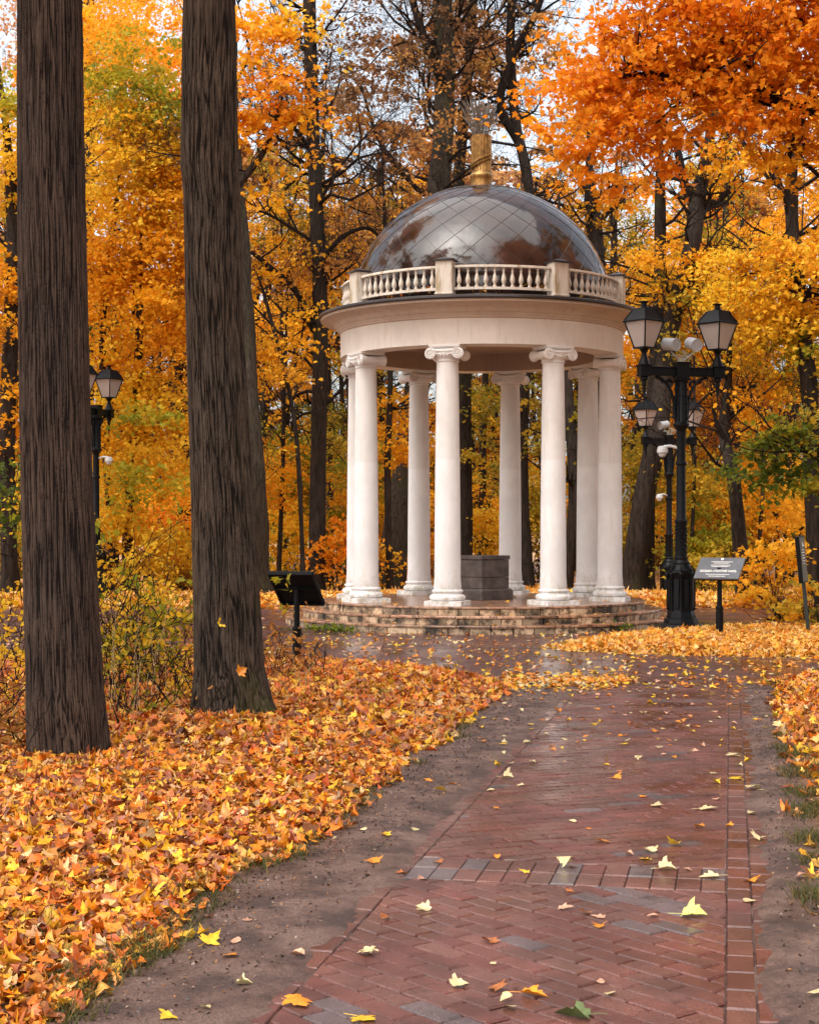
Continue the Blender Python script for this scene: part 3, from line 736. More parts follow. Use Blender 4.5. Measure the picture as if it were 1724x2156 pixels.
# entablature
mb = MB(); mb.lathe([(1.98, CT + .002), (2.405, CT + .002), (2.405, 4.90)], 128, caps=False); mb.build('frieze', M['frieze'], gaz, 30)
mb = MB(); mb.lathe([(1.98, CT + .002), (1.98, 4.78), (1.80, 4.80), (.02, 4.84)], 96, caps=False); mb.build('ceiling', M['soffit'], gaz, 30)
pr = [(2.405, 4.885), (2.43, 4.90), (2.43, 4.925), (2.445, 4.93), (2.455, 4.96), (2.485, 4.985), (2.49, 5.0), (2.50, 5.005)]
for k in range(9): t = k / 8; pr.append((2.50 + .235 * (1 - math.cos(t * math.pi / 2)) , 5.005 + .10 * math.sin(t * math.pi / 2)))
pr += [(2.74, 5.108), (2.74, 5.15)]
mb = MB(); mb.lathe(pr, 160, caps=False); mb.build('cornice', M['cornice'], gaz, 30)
mb = MB(); mb.lathe([(2.74, 5.146), (2.775, 5.146), (2.785, 5.165), (2.78, 5.195), (2.74, 5.21), (2.0, 5.30)], 160, caps=False); mb.build('roof_edge', M['roof'], gaz, 30)
# dome
RD, ZD = 2.235, 5.20
prof = []
for k in range(41):
    a = R(0) + (math.pi / 2 - .02) * k / 40; prof.append((RD * math.cos(a), ZD + RD * math.sin(a)))
prof = [(RD * math.cos(a), ZD + RD * math.sin(a)) for a in [(math.pi / 2 - .02) * k / 90 for k in range(91)]]
mb = MB(); mb.lathe(prof, 300, caps=False)
for i, v in enumerate(mb.v):
    v = Vector(v); f = 1 + .0045 * mnoise.noise(v * 1.5) + .0020 * mnoise.noise(v * 4.0); mb.v[i] = (v.x * f, v.y * f, ZD + (v.z - ZD) * f)
dome = mb.build('dome', M['dome'], gaz, 60)
sm_ = MB(); NS = 24
def sph(lat, lon, rr):
    v = Vector((rr * math.cos(lat) * math.cos(lon), rr * math.cos(lat) * math.sin(lon), ZD + rr * math.sin(lat)))
    f = 1 + .0045 * mnoise.noise(v * 1.5) + .0020 * mnoise.noise(v * 4.0); return (v.x * f, v.y * f, ZD + (v.z - ZD) * f)
for sgn in (-1, 1):
    for k in range(NS):
        pts = []
        for i in range(34):
            lat = R(3) + (R(70) - R(3)) * i / 33
            lon = 2 * math.pi * k / NS + sgn * math.asinh(math.tan(lat)) * 1.0
            pts.append(sph(lat, lon, RD + .001))
        sm_.tube(pts, .0045, 5, False)
for k in range(24):
    lon = 2 * math.pi * k / 24; sm_.tube([sph(R(70) + R(13) * i / 5, lon, RD + .001) for i in range(6)], .006, 5, False)
sm_.tube([sph(R(70), 2 * math.pi * i / 60, RD + .001) for i in range(61)], .008, 5, False)
sm_.build('seam', M['seam'], dome, 60)
# finial: gilded sheaf stand
ft = ZD + RD - .03
mb = MB(); mb.lathe([(.22, ft), (.215, ft + .03), (.185, ft + .05), (.175, ft + .12), (.185, ft + .17), (.20, ft + .20), (.195, ft + .235), (.175, ft + .26), (.158, ft + .28), (.155, ft + .45), (.163, ft + .80), (.175, ft + .86), (.178, ft + .90), (.15, ft + .90)], 32)
for k in range(22):
    a = 2 * math.pi * k / 22; mb.tube([(.158 * math.cos(a), .158 * math.sin(a), ft + .29), (.166 * math.cos(a), .166 * math.sin(a), ft + .86)], .012, 5)
for j in (0, 1):
    pts = []
    for i in range(25):
        t = i / 24; a = R(-165) + t * R(150) + j * .0; z = ft + .33 + t * .22 + j * .05; pts.append((.182 * math.cos(a), .182 * math.sin(a), z))
    mb.tube(pts, .020, 5)
fin = mb.build('finial', M['bronze'], gaz, 40)
mb = MB()
for k in range(85):
    a = random.uniform(0, 2 * math.pi); r0 = .13 * math.sqrt(random.random()); sp = random.uniform(.3, 1.0); L_ = random.uniform(.38, .78)
    p0 = Vector((r0 * math.cos(a), r0 * math.sin(a), ft + .86)); dr = Vector((math.cos(a) * .52 * r0 / .13 * sp, math.sin(a) * .52 * r0 / .13 * sp, 1)).normalized()
    dr2 = (dr + Vector((math.cos(a), math.sin(a), -.1)) * .35 * sp * r0 / .13).normalized()
    p1 = p0 + dr * L_ * .55; p2 = p1 + dr2 * L_ * .3; p3 = p2 + dr2 * L_ * .15
    mb.tube([p0, p1, p2, p3], [.004, .004, .011, .002], 4)
mb.build('wheat_sheaf', M['silver'], fin, 60)
# balustrade: eight pedestals, eight rails, eleven balusters each
RB = 2.34
ped = MB(); ped.box((0, 0, 5.525), (.27, .22, .53)); ped.box((0, 0, 5.275), (.29, .25, .03))
ped0 = ped.build('pedestal', M['rail'], gaz, 0, bevel=.006)
cp = MB(); cp.box((0, 0, 5.803), (.34, .29, .022)); cp.lathe([(.20, 5.814), (.03, 5.86)], 4, a0=R(45)); cp.build('pedestal_cap', M['roof'], ped0, 0)
bal_prof = [(.034, 0), (.034, .03), (.022, .035), (.020, .045), (.040, .075), (.047, .105), (.042, .14), (.024, .20), (.019, .235), (.026, .245), (.028, .255), (.018, .262), (.020, .285), (.034, .29), (.034, .305)]
bm_ = MB(); bm_.lathe([(a_ * .84, b_) for a_, b_ in bal_prof], 12); bal_me = None
for k, a in enumerate(col_ang):
    p = ped0 if k == 0 else copy_tree(ped0)
    p.parent = gaz; p.location = (RB * math.cos(a), RB * math.sin(a), 0); p.rotation_euler = (0, 0, a + R(90))
    half = .150 / RB; a0, a1 = a + half, a + R(45) - half
    rl = MB()
    for (w_, z0_, z1_) in ((.075, 5.335, 5.375), (.095, 5.683, 5.705), (.080, 5.705, 5.722)):
        m_ = 14; vs = []; fs = []
        for i in range(m_ + 1):
            aa_ = a0 + (a1 - a0) * i / m_
            for (r_, z) in ((RB - w_ / 2, z0_), (RB + w_ / 2, z0_), (RB + w_ / 2, z1_), (RB - w_ / 2, z1_)): vs.append((r_ * math.cos(aa_), r_ * math.sin(aa_), z))
        for i in range(m_):
            for q_ in range(4): fs.append((i * 4 + q_, (i + 1) * 4 + q_, (i + 1) * 4 + (q_ + 1) % 4, i * 4 + (q_ + 1) % 4))
        fs += [(0, 1, 2, 3), tuple(m_ * 4 + i for i in (3, 2, 1, 0))]
        rl.add(vs, fs)
    rail = rl.build('railing', M['rail'], gaz, 30)
    for j in range(11):
        aa_ = a0 + (a1 - a0) * (j + .5) / 11
        if bal_me is None:
            bo = bm_.build('baluster', M['rail'], rail, 40); bal_me = bo
        else:
            bo = bal_me.copy(); C.objects.link(bo); bo.parent = rail
        bo.location = (RB * math.cos(aa_), RB * math.sin(aa_), 5.376)
# altar block
al = empty('altar', TC + Vector((.02, .0, FZ)), R(42), label='weathered dark granite block standing on the rotunda floor', cat='stone block')
a_ = MB(); a_.box((0, 0, .075), (.76, .74, .148)); a_.lathe([(.53, .149), (.47, .19)], 4, a0=R(45), caps=True)
a_.build('plinth', M['altar'], al, 0, bevel=.012)
a_ = MB(); a_.box((0, 0, .285), (.65, .63, .185)); a_.box((0, 0, .53), (.65, .63, .295)); a_.build('body', M['altar'], al, 0, bevel=.008)
a_ = MB(); a_.box((0, 0, .715), (.68, .66, .068)); a_.build('cap', M['altar'], al, 0, bevel=.010)

# ------------------------------------------------------------------ street lamps
def make_lamp(loc, rz, label, flood, cam_z, cam_a, lrot=R(40)):
    t = empty('street_lamp', loc, rz, label=label, cat='street lamp', group='black park lamps with two lanterns')
    mb = MB()
    mb.lathe([(.36, 0), (.36, .09), (.33, .11), (.30, .17), (.262, .19), (.25, .25), (.225, .27), (.222, .30)], 8, a0=R(22.5))
    mb.lathe([(.212, .30), (.205, .36), (.192, .38), (.192, .90), (.208, .93), (.215, .96), (.20, .985)], 8, a0=R(22.5))
    for k in range(8):
        a = k * R(45); m3 = Matrix.Rotation(a, 3, 'Z')
        mb.box(m3 @ Vector((.182, 0, .64)), (.03, .075, .44), m3)
        a += R(22.5); mb.lathe([(.022, .38), (.022, .90), (.036, .93), (.014, .97)], 6, (.198 * math.cos(a), .198 * math.sin(a), 0))
        mb.tube([(.19 * math.cos(a), .19 * math.sin(a), .90), (.205 * math.cos(a), .205 * math.sin(a), 1.0), (.15 * math.cos(a), .15 * math.sin(a), 1.06)], [.02, .016, .01], 5)
    mb.lathe([(.20, .985), (.185, 1.0), (.15, 1.04), (.135, 1.08), (.14, 1.10), (.115, 1.13), (.10, 1.15)], 24)
    mb.build('base', M['iron'], t, 30)
    mb = MB()
    mb.lathe([(.10, 1.15), (.106, 1.18), (.088, 1.2), (.086, 1.68), (.098, 1.71), (.10, 1.745), (.080, 1.76), (.072, 1.78), (.068, 2.58), (.088, 2.60), (.088, 2.63), (.067, 2.65), (.066, 3.08), (.074, 3.12), (.11, 3.17), (.125, 3.19), (.125, 3.215), (.10, 3.24), (.088, 3.26), (.078, 3.95)], 24)
    for k in range(60):          # relief on the lower shaft and studs on the fluted head
        a = k * 2.4; z = 1.22 + k * .0076; mb.lathe([(.002, -.022), (.014, -.005), (.014, .008), (.002, .02)], 5, (.088 * math.cos(a), .088 * math.sin(a), z))
    for k in range(8):
        a = R(45) * k; mb.tube([(.096 * math.cos(a), .096 * math.sin(a), 3.25), (.084 * math.cos(a), .084 * math.sin(a), 3.93)], .014, 6)
        for j in range(6): mb.lathe([(.002, -.016), (.016, 0), (.002, .016)], 5, (.105 * math.cos(a), .105 * math.sin(a), 3.3 + j * .11))
    mb.build('pole', M['iron'], t, 30)
    mb = MB(); mb.box((0, 0, 4.015), (.20, .20, .22)); mb.box((0, 0, 4.135), (.23, .23, .03)); mb.box((0, 0, 3.885), (.22, .22, .03))
    for sx in (-1, 1):
        mb.box((sx * .36, 0, 4.005), (.56, .085, .105)); mb.box((sx * .36, 0, 4.065), (.58, .115, .018)); mb.box((sx * .36, 0, 3.945), (.58, .105, .016))
        mb.box((sx * .60, 0, 4.0), (.17, .17, .16)); mb.box((sx * .60, 0, 4.09), (.20, .20, .025))
    mb.build('cross_arm', M['iron'], t, 0, bevel=.006)
    for sx in (-1, 1):
        mb = MB(); pts = [(sx * (.11 + .31 * (1 - math.cos(k / 12 * math.pi / 2))), 0, 3.42 + .50 * math.sin(k / 12 * math.pi / 2)) for k in range(13)]
        mb.tube(pts, .024, 8); mb.tube([(x, y, z) for x, y, z in [(sx * .10, 0, 3.3), (sx * .105, 0, 3.36), (sx * .12, 0, 3.45)]], .022, 6)
        for (cx, cz, rr, tn) in ((.19, 3.82, .065, 1.6), (.30, 3.86, .035, 1.3)):
            mb.tube([(sx * (cx + rr * (1 - .6 * k / 26) * math.cos(k / 26 * tn * 6.28)), 0, cz + rr * (1 - .6 * k / 26) * math.sin(k / 26 * tn * 6.28)) for k in range(27)], .013, 5)
        mb.build('bracket', M['iron'], t, 50)
        mb = MB(); mb.lathe([(.055, 3.92), (.062, 3.88), (.035, 3.85), (.040, 3.80), (.022, 3.76), (.026, 3.70), (.010, 3.60), (.014, 3.585), (.003, 3.55)], 12, (sx * .60, 0, 0)); mb.build('pendant', M['iron'], t, 40)
        ln = MB(); m3 = Matrix.Rotation(lrot - rz, 3, 'Z'); ox = Vector((sx * .60, 0, 0))
        ln.lathe([(.095, 4.10), (.085, 4.13), (.055, 4.20), (.038, 4.27), (.042, 4.29), (.075, 4.335), (.12, 4.35)], 8, ox, m3)
        ln.lathe([(.165, 4.345), (.165, 4.365), (.14, 4.37)], 4, ox, m3, a0=R(45))
        for k in range(4):
            a = R(45) + R(90) * k; p0 = m3 @ Vector((.150 * math.cos(a), .150 * math.sin(a), 4.36)) + ox; p1 = m3 @ Vector((.290 * math.cos(a), .290 * math.sin(a), 4.745)) + ox
            ln.tube([p0, p1], .0115, 6)
        lo = ln.build('lantern', M['iron'], t, 35)
        gl = MB(); gl.lathe([(.146, 4.362), (.284, 4.744)], 4, ox, m3, a0=R(45)); gl.build('glass', M['lamp_glass'], lo, 0)
        rf = MB(); rf.lathe([(.325, 4.742), (.325, 4.762), (.30, 4.772), (.17, 4.935), (.165, 4.95), (.07, 4.965)], 4, ox, m3, a0=R(45))
        rf.lathe([(.075, 4.96), (.062, 4.975), (.045, 4.985), (.042, 5.03), (.07, 5.045), (.075, 5.055), (.03, 5.065)], 14, ox)
        for k in range(4):
            a = R(45) + R(90) * k; rf.tube([m3 @ Vector((.30 * math.cos(a), .30 * math.sin(a), 4.775)) + ox, m3 @ Vector((.17 * math.cos(a), .17 * math.sin(a), 4.94)) + ox], .009, 5)
        rf.build('lantern_roof', M['iron'], lo, 25)
    for (px, py, pz, yaw, pitch) in flood:
        fm = (Matrix.Rotation(-rz, 3, 'Z') @ Matrix.Rotation(yaw, 3, 'Z') @ Matrix.Rotation(R(90) + pitch, 3, 'X'))
        c = Matrix.Rotation(-rz, 3, 'Z') @ Vector((px, py, pz))
        fb = MB(); fb.lathe([(.07, -.12), (.092, -.11), (.094, .10), (.098, .105), (.098, .128), (.088, .128), (.086, .116)], 28, c, fm)
        fb.tube([fm @ Vector((.06, 0, -.05)) + c, c + Vector((.02, .0, -.12)), Vector((0, 0, 4.15))], .012, 5)
        fo_ = fb.build('floodlight', M['grey_metal'], t, 30)
    if flood:
        wb = MB(); wb.box((0, 0, 4.19), (.10, .06, .06)); wb.box((0, 0, 4.25), (.30, .03, .02))
        for k in range(5):
            x = random.uniform(-.12, .12); wb.tube([(x, -.02, 4.16), (x + .05, -.05, 4.25), (x * .3, -.03, 4.33)], .006, 4)
        wb.build('bracket_plate', M['wire'], t, 0)
    if cam_z:
        cm = MB(); m3 = Matrix.Rotation(cam_a - rz, 3, 'Z'); P_ = m3 @ Vector((.28, 0, 0))
        cm.tube([m3 @ Vector((.06, 0, cam_z + .07)), m3 @ Vector((.16, 0, cam_z + .10)), m3 @ Vector((.26, 0, cam_z + .09))], .022, 8)
        cm.lathe([(.045, .10), (.07, .085), (.075, .055), (.085, .05), (.085, .0), (.07, -.012)], 20, P_ + Vector((0, 0, cam_z)))
        cm.lathe([(.062, -.012), (.055, -.045), (.03, -.068), (.004, -.074)], 18, P_ + Vector((0, 0, cam_z)))
        cm.build('security_camera', M['white_plastic'], t, 35)
    return t
def on_ground(x, d): X = (x - CX) * d / F; return Vector((X, d, 0))
p = on_ground(1433, 24.2); p.z = gz(p.x, p.y) - .03
make_lamp(p, R(14), 'tall black lamp post with two lanterns and grey floodlights beside the rotunda steps', [(-.17, -.05, 4.42, R(38), R(8)), (.17, -.08, 4.42, R(18), R(14))], 2.78, R(175))
p = on_ground(1408, 38.5); p.z = -.30
make_lamp(p, R(12), 'farther black lamp post seen right behind the taller lamp by the rotunda', [(-.12, .05, 4.40, R(-60), R(10))], 2.62, R(205))
p = on_ground(203, 33.9); p.z = gz(p.x, p.y) - .03
make_lamp(p, R(74), 'black lamp post half hidden behind the leftmost thick trunk', [], 2.95, R(-8), lrot=R(60))

# ------------------------------------------------------------------ signs
def make_sign(x, d, a, rise, lean, wid, label, facing, top_z):
    X = (x - CX) * d / F; base = Vector((X, d, gz(X, d) - .05))
    t = empty('information_sign', base, label=label, cat='sign', group='lectern signs on posts')
    mb = MB(); mb.lathe([(.054, 0), (.054, .46), (.058, .465), (.058, .48), (.036, .505), (.034, top_z - .0 - base.z - .14)], 24); mb.build('post', M['sign_black'], t, 30)
    wv = Vector((math.cos(a), math.sin(a), 0)); lv = Vector((-math.sin(a), math.cos(a), 0)) * (1 if facing else -1)
    upv = (Vector((0, 0, rise)) + lv * lean); L_ = upv.length; upn = upv.normalized(); nn = wv.cross(upn); nn.normalize()
    if nn.z < 0: nn = -nn
    m3 = Matrix((wv, upn, nn)).transposed()
    cz = top_z - base.z - rise / 2 - .01
    c = Vector((0, 0, cz))
    pm = MB(); pm.box(c, (wid, L_, .028), m3); pb = pm.build('panel', M['sign_face'] if facing else M['sign_black'], t, 0, bevel=.002)
    fr = MB()
    for (ox, oy, sx, sy) in ((0, -L_ / 2 + .02, wid - .01, .03), (0, L_ / 2 - .02, wid - .01, .03), (-wid / 2 + .02, 0, .03, L_ - .08), (wid / 2 - .02, 0, .03, L_ - .08), (0, 0, wid - .08, .05)):
        fr.box(c + m3 @ Vector((ox, oy, -.026)), (sx, sy, .022), m3)
    fr.build('frame', M['sign_black'], pb, 0)
    return t, pb, c, m3, wid, L_
ts, pb, c, m3, wd, L_ = make_sign(1514, 23.0, R(-28), .29, .36, .66, 'lectern sign lying face up to the camera with white lettering beside the lamp', True, 1.17)
def text_obj(body, w_, pos, parent, nm='lettering', bold=0):
    cu = bpy.data.curves.new(nm, 'FONT'); cu.body = body; cu.align_x = 'CENTER'; cu.align_y = 'CENTER'; cu.size = .05; cu.extrude = .0006; cu.offset = bold
    o = bpy.data.objects.new(nm, cu); C.objects.link(o); o.parent = parent; cu.materials.append(M['letter'])
    bpy.context.view_layer.update()
    w0 = o.dimensions.x; me_ = bpy.data.meshes.new_from_object(o); bpy.data.objects.remove(o); o = bpy.data.objects.new(nm, me_); C.objects.link(o); o.parent = parent
    k = w_ / max(.001, w0); ky = k * 1.45; mw = m3.to_4x4(); mw.translation = c + m3 @ Vector((pos[0], pos[1], .0158))
    o.matrix_local = mw @ Matrix.Diagonal((k, ky, 1, 1)); return o
text_obj('БЕСЕДКА «ЗОЛОТОЙ СНОП»', .54, (0, -.075), pb, bold=.0014)
for (yy, ww) in ((.135, .30), (.105, .22), (.060, .28), (.030, .25), (-.145, .34), (-.185, .25)):
    x = -ww / 2; lb = MB()
    while x < ww / 2:      # small print, too fine to read
        q_ = random.uniform(.012, .04); lb.box(c + m3 @ Vector((x + q_ / 2, yy, .0155)), (min(q_, ww / 2 - x + .01), .009, .0014), m3); x += q_ + .002
    lb.build('lettering', M['letter'], pb, 0)

em = MB(); em.lathe([(.001, 0), (.020, .001), (.022, .004), (.012, .006)], 6, c + m3 @ Vector((0, .195, .0145)), m3 @ Matrix.Diagonal((1, 1.25, 1))); em.build('emblem', M['letter'], pb, 0)
make_sign(625, 19.3, R(-18), .40, .42, .58, 'lectern sign seen from its black underside, left of the steps', False, 1.085)
# tall narrow post sign, edge on
X = (1702 - CX) * 23.2 / F; base = Vector((X, 23.2, gz(X, 23.2) - .05))
t3 = empty('post_sign', base, label='narrow tall sign with olive face on a leaning green post at the right edge', cat='sign'); t3.rotation_euler = (0, R(-5.5), 0)
mb = MB(); mb.box((0, 0, .62), (.05, .05, 1.24)); mb.build('post', M['sign_green'], t3, 0, bevel=.006)
m3 = Matrix.Rotation(R(62), 3, 'Z'); mb = MB(); mb.box((0, 0, 1.16), (.30, .06, .68), m3); pp = mb.build('panel', M['sign_black'], t3, 0, bevel=.006)
mb = MB(); f_ = m3 @ Vector((0, -.033, 0)); mb.box(Vector((f_.x, f_.y, 1.16)), (.27, .006, .64), m3); fp_ = mb.build('face', M['sign_olive'], pp, 0)
mb = MB(); f_ = m3 @ Vector((0, -.038, 0))
for k, (zz_, ww) in enumerate(((1.30, .10), (1.26, .16), (1.22, .12), (1.18, .15), (1.14, .13), (1.10, .08))): mb.box(Vector((f_.x, f_.y, zz_)), (ww, .003, .012), m3)
mb.lathe([(.018, 1.35), (.001, 1.42)], 4, (f_.x, f_.y, 0)); mb.build('lettering', M['letter'], fp_, 0)
# padlock charm hanging on a twig behind the rotunda
X = AT(1116, 1160, 34); pl_ = MB(); pl_.box((0, 0, 0), (.09, .05, .07)); pl_.box((0, 0, -.075), (.08, .05, .05))
pl_.tube([(-.03, 0, .03), (-.03, 0, .10), (0, 0, .14), (.03, 0, .10), (.03, 0, .03)], .008, 6); pl_.tube([(0, 0, .14), (.01, 0, .45)], .004, 4)

# ------------------------------------------------------------------ trees behind
TR = tree
TR('tree', [(528, 1262), (522, 1000), (492, 600), (468, 200), (460, -300)], (84, 58), 35, 'thick dark trunk standing just behind and right of the mossy grey trunk', [(520, -220, 200, 130, 1.2, 'gold')], 10, lmin=.6, bark='bark_moss')
TR('maple_tree', [(268, 1262), (266, 1100), (285, 860), (300, 640), (298, 420)], (26, 12), 37, 'slender maple with deep yellow crown between the two near trunks', [(290, 640, 130, 150, 2.6, 'gold'), (320, 60, 110, 110, 1.6, 'gold', 6), (190, 120, 90, 120, 1.3, 'yellow', 8), (450, 700, 60, 200, 1.2, 'gold', 8), (240, 1060, 90, 90, 1.3, 'yellow'), (320, 1010, 80, 60, 1.2, 'lime', -2), (300, 880, 60, 50, .9, 'lime', -2), (340, 1110, 80, 80, 1.4, 'orange', 3), (600, 700, 100, 160, .7, 'gold', 6), (620, 1000, 80, 90, .9, 'gold', 8), (250, 860, 120, 130, 2.0, 'yellow'), (350, 480, 90, 140, 2.2, 'gold'), (330, 940, 100, 90, 1.7, 'yellow')], 12, group='yellow maples')
TR('maple_tree', [(232, 1255), (228, 1080), (216, 850), (225, 640), (250, 400), (262, 150)], (20, 10), 37, 'maple with bright yellow upper crown right of the leftmost trunk', [(255, 360, 115, 150, 2.6, 'yellow'), (300, 180, 110, 120, 2.0, 'lime'), (230, 560, 90, 100, 2.0, 'gold'), (340, 330, 80, 110, 2.2, 'yellow'), (230, 60, 90, 90, 1.1, 'gold')], 14, group='yellow maples')
TR('maple_tree', [(22, 1255), (24, 950), (28, 620), (16, 380), (-8, 80)], (36, 24), 34, 'dark trunk with yellow foliage at the left edge of the photo', [(10, 320, 100, 110, 2.0, 'yellow'), (0, 640, 90, 110, 2.4, 'gold'), (20, 200, 60, 50, 1.4, 'lime'), (-30, 900, 90, 120, 1.8, 'gold')], 12, group='yellow maples')
TR('young_tree', [(64, 1285), (60, 1120), (70, 900), (72, 640)], (15, 9), 29, 'thin reddish trunk beside the left edge of the leftmost thick trunk', [(20, 1010, 60, 90, 1.0, 'green')], 4, bark='bark')
TR('tree', [(378, 1240), (376, 1050), (368, 850), (374, 600), (380, 300)], (36, 26), 47, 'dark twin trunk just left of the mossy trunk', [(360, 760, 80, 130, 1.2, 'gold')], 6, forks=[([(388, 1235), (400, 1040), (402, 850), (396, 700)], (26, 18))])
TR('tree', [(665, 1232), (668, 1000), (676, 720), (666, 400), (652, 100), (645, -200)], (36, 24), 38, 'straight grey trunk with a long side limb left of the rotunda', [(620, 560, 80, 120, .35, 'gold'), (700, 560, 90, 120, .3, 'rust'), (680, 120, 110, 140, .5, 'umber')], 30, forks=[([(664, 690), (620, 610), (560, 555), (528, 530)], (16, 8)), ([(668, 560), (720, 500), (770, 480), (800, 500)], (12, 5)), ([(664, 330), (610, 260), (560, 240)], (11, 5))], lmin=.3, Ls=(1.4, 3.6), kids=4)
TR('tree', [(694, 1100), (692, 1000), (688, 700), (680, 400), (690, 100)], (17, 12), 50, 'thin trunk directly behind the straight grey trunk left of the rotunda', [(700, 900, 60, 60, 1.2, 'olive')], 12, lmin=.4)
TR('young_tree', [(640, 1110), (622, 900), (560, 640), (535, 560)], (11, 6), 36, 'thin arching stem curving up toward the mossy trunk', [(600, 760, 60, 110, .6, 'gold')], 8)
TR('tree', [(818, 1250), (832, 1130), (856, 980), (880, 800), (905, 560), (930, 330), (936, 120), (925, -120)], (62, 38), 42, 'thick leaning trunk seen between the left columns and rising above the dome', [(880, 60, 170, 150, .45, 'umber'), (900, 260, 140, 120, .25, 'rust')], 34, forks=[([(934, 180), (905, 110), (880, 40), (850, -60)], (22, 14)), ([(915, 420), (870, 390), (800, 300), (760, 180)], (13, 6))], lmin=.45, Ls=(1.5, 4.0), kids=4, bark='bark_moss')
TR('tree', [(978, 1250), (979, 1000), (976, 700), (966, 400), (985, 150), (1000, -60)], (32, 19), 45, 'dark trunk rising behind the finial and seen between the middle columns', [(1000, 80, 150, 120, .5, 'umber'), (985, 880, 90, 120, .5, 'olive')], 30, lmin=.3, Ls=(1.4, 3.4), kids=4)
TR('tree', [(1018, 1250), (1016, 1040), (1020, 820), (1040, 560)], (18, 12), 50, 'thin dark trunk between the second and third front columns', [(1020, 1050, 70, 90, .9, 'gold'), (1030, 840, 80, 80, .6, 'olive')], 10, lmin=.2)
TR('tree', [(1110, 1250), (1100, 1000), (1106, 700), (1112, 420), (1086, 250), (1075, 90), (1080, -60)], (28, 17), 44, 'dark trunk right of the finial rising behind the dome', [(1080, 110, 120, 110, .5, 'rust'), (1120, 900, 60, 100, .7, 'olive')], 24, forks=[([(1092, 300), (1052, 215), (1088, 102), (1129, 26), (1150, -60)], (20, 14))], lmin=.4, Ls=(1.2, 3.0), kids=4)
TR('tree', [(1188, 1245), (1206, 1050), (1198, 850), (1180, 600), (1175, 400)], (28, 20), 41, 'dark trunk seen just right of the third front column', [(1190, 930, 60, 110, .5, 'olive')], 12, lmin=.3)
TR('tree', [(822, 1240), (816, 1000), (822, 780), (812, 500), (800, 260)], (15, 10), 40, 'thin straight trunk seen through the leftmost gap of the rotunda', [(800, 380, 130, 130, .5, 'rust'), (815, 900, 60, 130, 1.0, 'gold')], 26, lmin=.4, Ls=(1.4, 3.2), kids=4)
TR('tree', [(1262, 1240), (1256, 900), (1252, 560), (1244, 430), (1240, 260)], (38, 30), 45, 'dark trunk rising right of the dome', [(1230, 460, 60, 60, .8, 'gold')], 12, lmin=.5, forks=[([(1256, 480), (1290, 430), (1310, 380)], (12, 6))])
TR('tree', [(1288, 1235), (1290, 800), (1292, 500), (1296, 300)], (17, 13), 50, 'thin trunk beside the dark trunk right of the dome', [(1330, 560, 70, 60, 1.0, 'gold')], 8, lmin=.5)
TR('tree', [(1324, 1240), (1346, 1080), (1382, 900), (1406, 750), (1424, 640), (1450, 520), (1466, 430), (1492, 320), (1510, 180), (1520, 0)], (48, 24), 40, 'big leaning forked trunk behind the tall lamp post', [(1560, 330, 110, 90, .9, 'gold'), (1440, 560, 90, 70, 1.3, 'gold')], 22, forks=[([(1462, 440), (1440, 390), (1424, 310), (1380, 220)], (22, 10)), ([(1462, 450), (1500, 430), (1535, 402)], (20, 12))], lmin=.35, kids=3)
TR('tree', [(1362, 1262), (1357, 1100), (1372, 900), (1390, 620), (1386, 350), (1378, 150)], (34, 19), 41, 'straight trunk behind the leaning trunk at the rotunda right side', [(1400, 620, 90, 70, 1.6, 'gold', 3), (1330, 800, 40, 110, 1.4, 'gold', 6), (1350, 1000, 60, 90, 1.2, 'olive', 6)], 14, lmin=.4)
TR('maple_tree', [(1568, 1282), (1556, 1150), (1536, 1010), (1526, 910), (1540, 780), (1532, 600)], (34, 16), 33, 'crooked dark trunk behind the lectern sign with lettering', [(1550, 780, 130, 110, 2.4, 'gold', 10), (1600, 620, 120, 110, 2.3, 'yellow'), (1480, 700, 70, 60, 1.4, 'gold', 10), (1460, 620, 100, 60, 1.8, 'yellow', 10), (1600, 840, 60, 60, 1.4, 'gold')], 16, forks=[([(1530, 930), (1512, 900), (1500, 860)], (12, 7))], lmin=.4)
TR('maple_tree', [(1722, 1240), (1706, 980), (1693, 800), (1683, 600), (1672, 440), (1662, 300), (1640, 120)], (38, 22), 33, 'dark trunk with golden foliage at the right edge of the photo', [(1690, 560, 110, 110, 1.8, 'gold'), (1640, 720, 90, 90, 1.6, 'yellow'), (1710, 780, 70, 90, 1.2, 'lime')], 20, lmin=.35, group='yellow maples')
TR('young_tree', [(1722, 1120), (1722, 1000), (1716, 930)], (20, 10), 28, 'green and yellow leafed branch tips reaching in from the right edge', [(1670, 950, 90, 55, 1.7, 'green'), (1640, 900, 60, 40, 1.5, 'lime'), (1700, 1040, 60, 50, 1.4, 'lime'), (1590, 990, 50, 40, 1.2, 'green'), (1715, 880, 50, 50, 1.2, 'olive')], 8)
TR('tree', [(1640, 1235), (1640, 1100), (1632, 960), (1610, 800)], (14, 9), 44, 'thin dark trunk right of the crooked trunk', [(1620, 1060, 90, 90, 1.6, 'gold'), (1500, 1010, 90, 90, 1.4, 'olive')], 10, lmin=.3)
TR('tree', [(1668, 1235), (1664, 1180), (1690, 1080), (1692, 900)], (13, 9), 46, 'thin bent trunk near the narrow sign', [(1690, 1090, 70, 60, 1.3, 'olive')], 8, lmin=.3)
TR('tree', [(186, 1240), (188, 900), (190, 500), (186, 0), (184, -200)], (26, 20), 46, 'trunk mostly hidden behind the leftmost thick trunk', [(220, 200, 90, 120, 1.0, 'gold'), (130, 40, 160, 110, .7, 'pink')], 10, lmin=.6)
